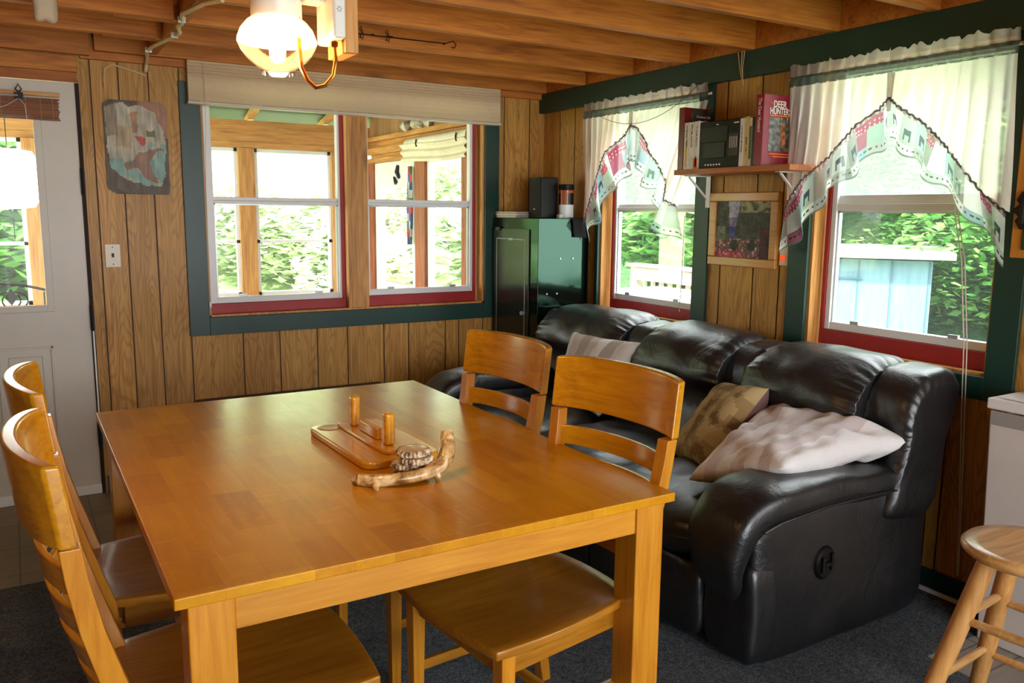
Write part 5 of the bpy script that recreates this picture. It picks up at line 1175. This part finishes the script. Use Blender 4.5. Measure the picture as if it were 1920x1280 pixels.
for x in (-1.66, -1.60, -1.475): 
    mb = MB(); mb.tube([(x, -.952, 2.225), (x+.01, -.956, 2.215), (x+.013, -.956, 2.24), (x-.006, -.956, 2.258), (x+.002, -.956, 2.27), (x+.008, -.956, 2.25), (x-.004, -.952, 2.22)], .002, 5); mb.build('clip', M_IRON, hk)
for x in (-1.54, -1.45, -1.185): MB().lathe([(0, .006), (.006, .003), (.007, 0), (.006, -.003), (0, -.006)], (x, -.95, 2.24), 8).build('bead', M_IRON, hk)
mb = MB().cush((-2.845, -1.2, 2.175), (.038, .03, .075), 3, 10, lambda u, q: q+Vector((nz(q.x, q.y, q.z, 20), 0, 0))*.014-Vector((0, 0, .02*max(0, -u.z)*abs(u.x))))
tag(mb.build('paper_roll', plain('pale_roll', lin(198, 184, 164), .7, .1), smooth=True, auto=60), 'crumpled pale paper roll poking down between the joists', 'paper roll')
tag(MB().box(-2.21, -1.165, -.075, -.016, .41, .445).build('bench_top', plain('dark_bench', lin(64, 52, 46), .6)), 'low dark narrow ledge under the double window behind table', 'ledge')

# ------------------------------------------------------------------ right edge: bin, stool, kitchen cabinet
bn = thing('storage_bin', 'tall pale grey lidded bin standing behind the stool', 'bin', (-.13, -3.4, .006))
M_BIN = plain('pale_grey_plastic', lin(206, 198, 190), .45, .03)
T_ = Matrix.Identity(4); mb = MB(); mb.add([(x, y, z) for z, e in ((.006, .02), (.80, 0)) for x, y in ((-.222+e, -3.118-e), (-.016, -3.118-e), (-.016, -3.72+e), (-.222+e, -3.72+e))], [(0, 1, 2, 3), (4, 5, 6, 7), (0, 1, 5, 4), (1, 2, 6, 5), (2, 3, 7, 6), (3, 0, 4, 7)]); mb.build('bin_body', M_BIN, bn, bev=.008)
MB().box(-.228, -.2225, -3.72, -3.125, .775, .822).build('grey_band', plain('mid_grey_band', lin(150, 144, 138), .45, .03), bn, bev=.002)
MB().box(-.226, -.016, -3.73, -3.108, .825, .862).build('lid', plain('white_grey_lid', lin(222, 220, 218), .4, .03), bn, bev=.006)
tag(MB().prism([(-.20, -3.13), (-.08, -3.125), (-.06, -3.2), (-.12, -3.26), (-.21, -3.24)], .8635, .8665).build('paper_sheet', plain('white_paper', lin(236, 236, 236), .7, .02)), 'crumpled white sheet lying on the bin lid', 'paper')
sx, sy, sz_ = -.795, -3.575, .62
stl = thing('bar_stool', 'round pale wooden bar stool with turned legs at right edge', 'stool', (sx, sy, .006))
M_STOOL = wood('pale_birch', [lin(172, 118, 58), lin(206, 156, 92), lin(224, 182, 124)], 'x', .32, .4, .7, False, 0, .03, .2); M_STOOLZ = wood('pale_birch_leg', [lin(176, 118, 54), lin(204, 150, 84), lin(218, 170, 108)], 'z', .35, .4, .7, False, 0, .03, .2)
MB().lathe([(0, .585), (.13, .585), (.152, .59), (.164, .602), (.164, .612), (.155, .621), (.12, .619), (.06, .615), (0, .614)], (sx, sy, 0), 48).build('seat', M_STOOL, stl, smooth=True, auto=60)
def lr(z): return lerp(.27, .10, z/.59)
LA = [R(a) for a in (140, 50, 230, 320)]
def lpnt(a, z): return Vector((sx+lr(z)*math.cos(a), sy+lr(z)*math.sin(a), z))
for a in LA: MB().tube([lpnt(a, z) for z in (.007, .15, .3, .45, .585)], [.019, .023, .025, .025, .024], 14).build('leg', M_STOOLZ, stl, smooth=True)
for (a, b_), zs in (((0, 1), (.42, .235)), ((0, 2), (.41, .225)), ((1, 3), (.40, .215)), ((2, 3), (.42, .235))):
    for z in zs: p, q = lpnt(LA[a], z), lpnt(LA[b_], z); MB().tube([p, lerp(p, q, .5), q], [.010, .0125, .010], 10).build('rung', M_STOOL, stl, smooth=True)
kc = thing('kitchen_cabinet', 'hanging wooden kitchen cabinet with green door at right edge', 'cabinet', (-.16, -3.7, 1.335))
mb = MB(); M_KW = wood('amber_cabinet', [lin(176, 104, 22), lin(200, 128, 34), lin(210, 142, 52)], 'z', .4, .2, .7, False, 0, .03, .2)
mb.box(-.30, -.001, -4.25, -3.19, 1.335, 2.08); mb.build('cabinet_box', M_KW, kc, bev=.002)
mb = MB(); mb.box(-.33, -.3005, -4.25, -4.19, 1.335, 2.08); mb.box(-.33, -.3005, -3.222, -3.19, 1.335, 2.08); mb.box(-.33, -.3005, -4.19, -3.222, 1.335, 1.37); mb.box(-.33, -.3005, -4.19, -3.222, 2.03, 2.08); mb.build('face_frame', M_KW, kc, bev=.002)
kd = MB().box(-.336, -.3305, -4.2, -3.225, 1.36, 2.04).build('cabinet_door', M_GREEN, kc, bev=.002)
for zc in (1.48, 1.92):
    mb = MB(); pr_ = [(-.036, .006), (-.02, .022), (-.012, .012), (0, .034), (.012, .012), (.02, .022), (.036, .006)]
    poly = [(w_, z) for z, w_ in [(a*1.6, b_) for a, b_ in pr_]]+[(-w_, z) for z, w_ in reversed([(a*1.6, b_) for a, b_ in pr_])]
    vs = [(-.3375, -3.222+p_[0], zc+p_[1]) for p_ in poly]; vs2 = [(-.341, y, z) for _, y, z in vs]; n = len(vs)
    mb.add(vs+vs2, [tuple(range(n)), tuple(range(n, 2*n))]+[(i, (i+1) % n, n+(i+1) % n, n+i) for i in range(n)]); mb.tube([(-.343, -3.222, zc-.04), (-.343, -3.222, zc+.04)], .006, 8); mb.build('hinge', M_IRON, kd)
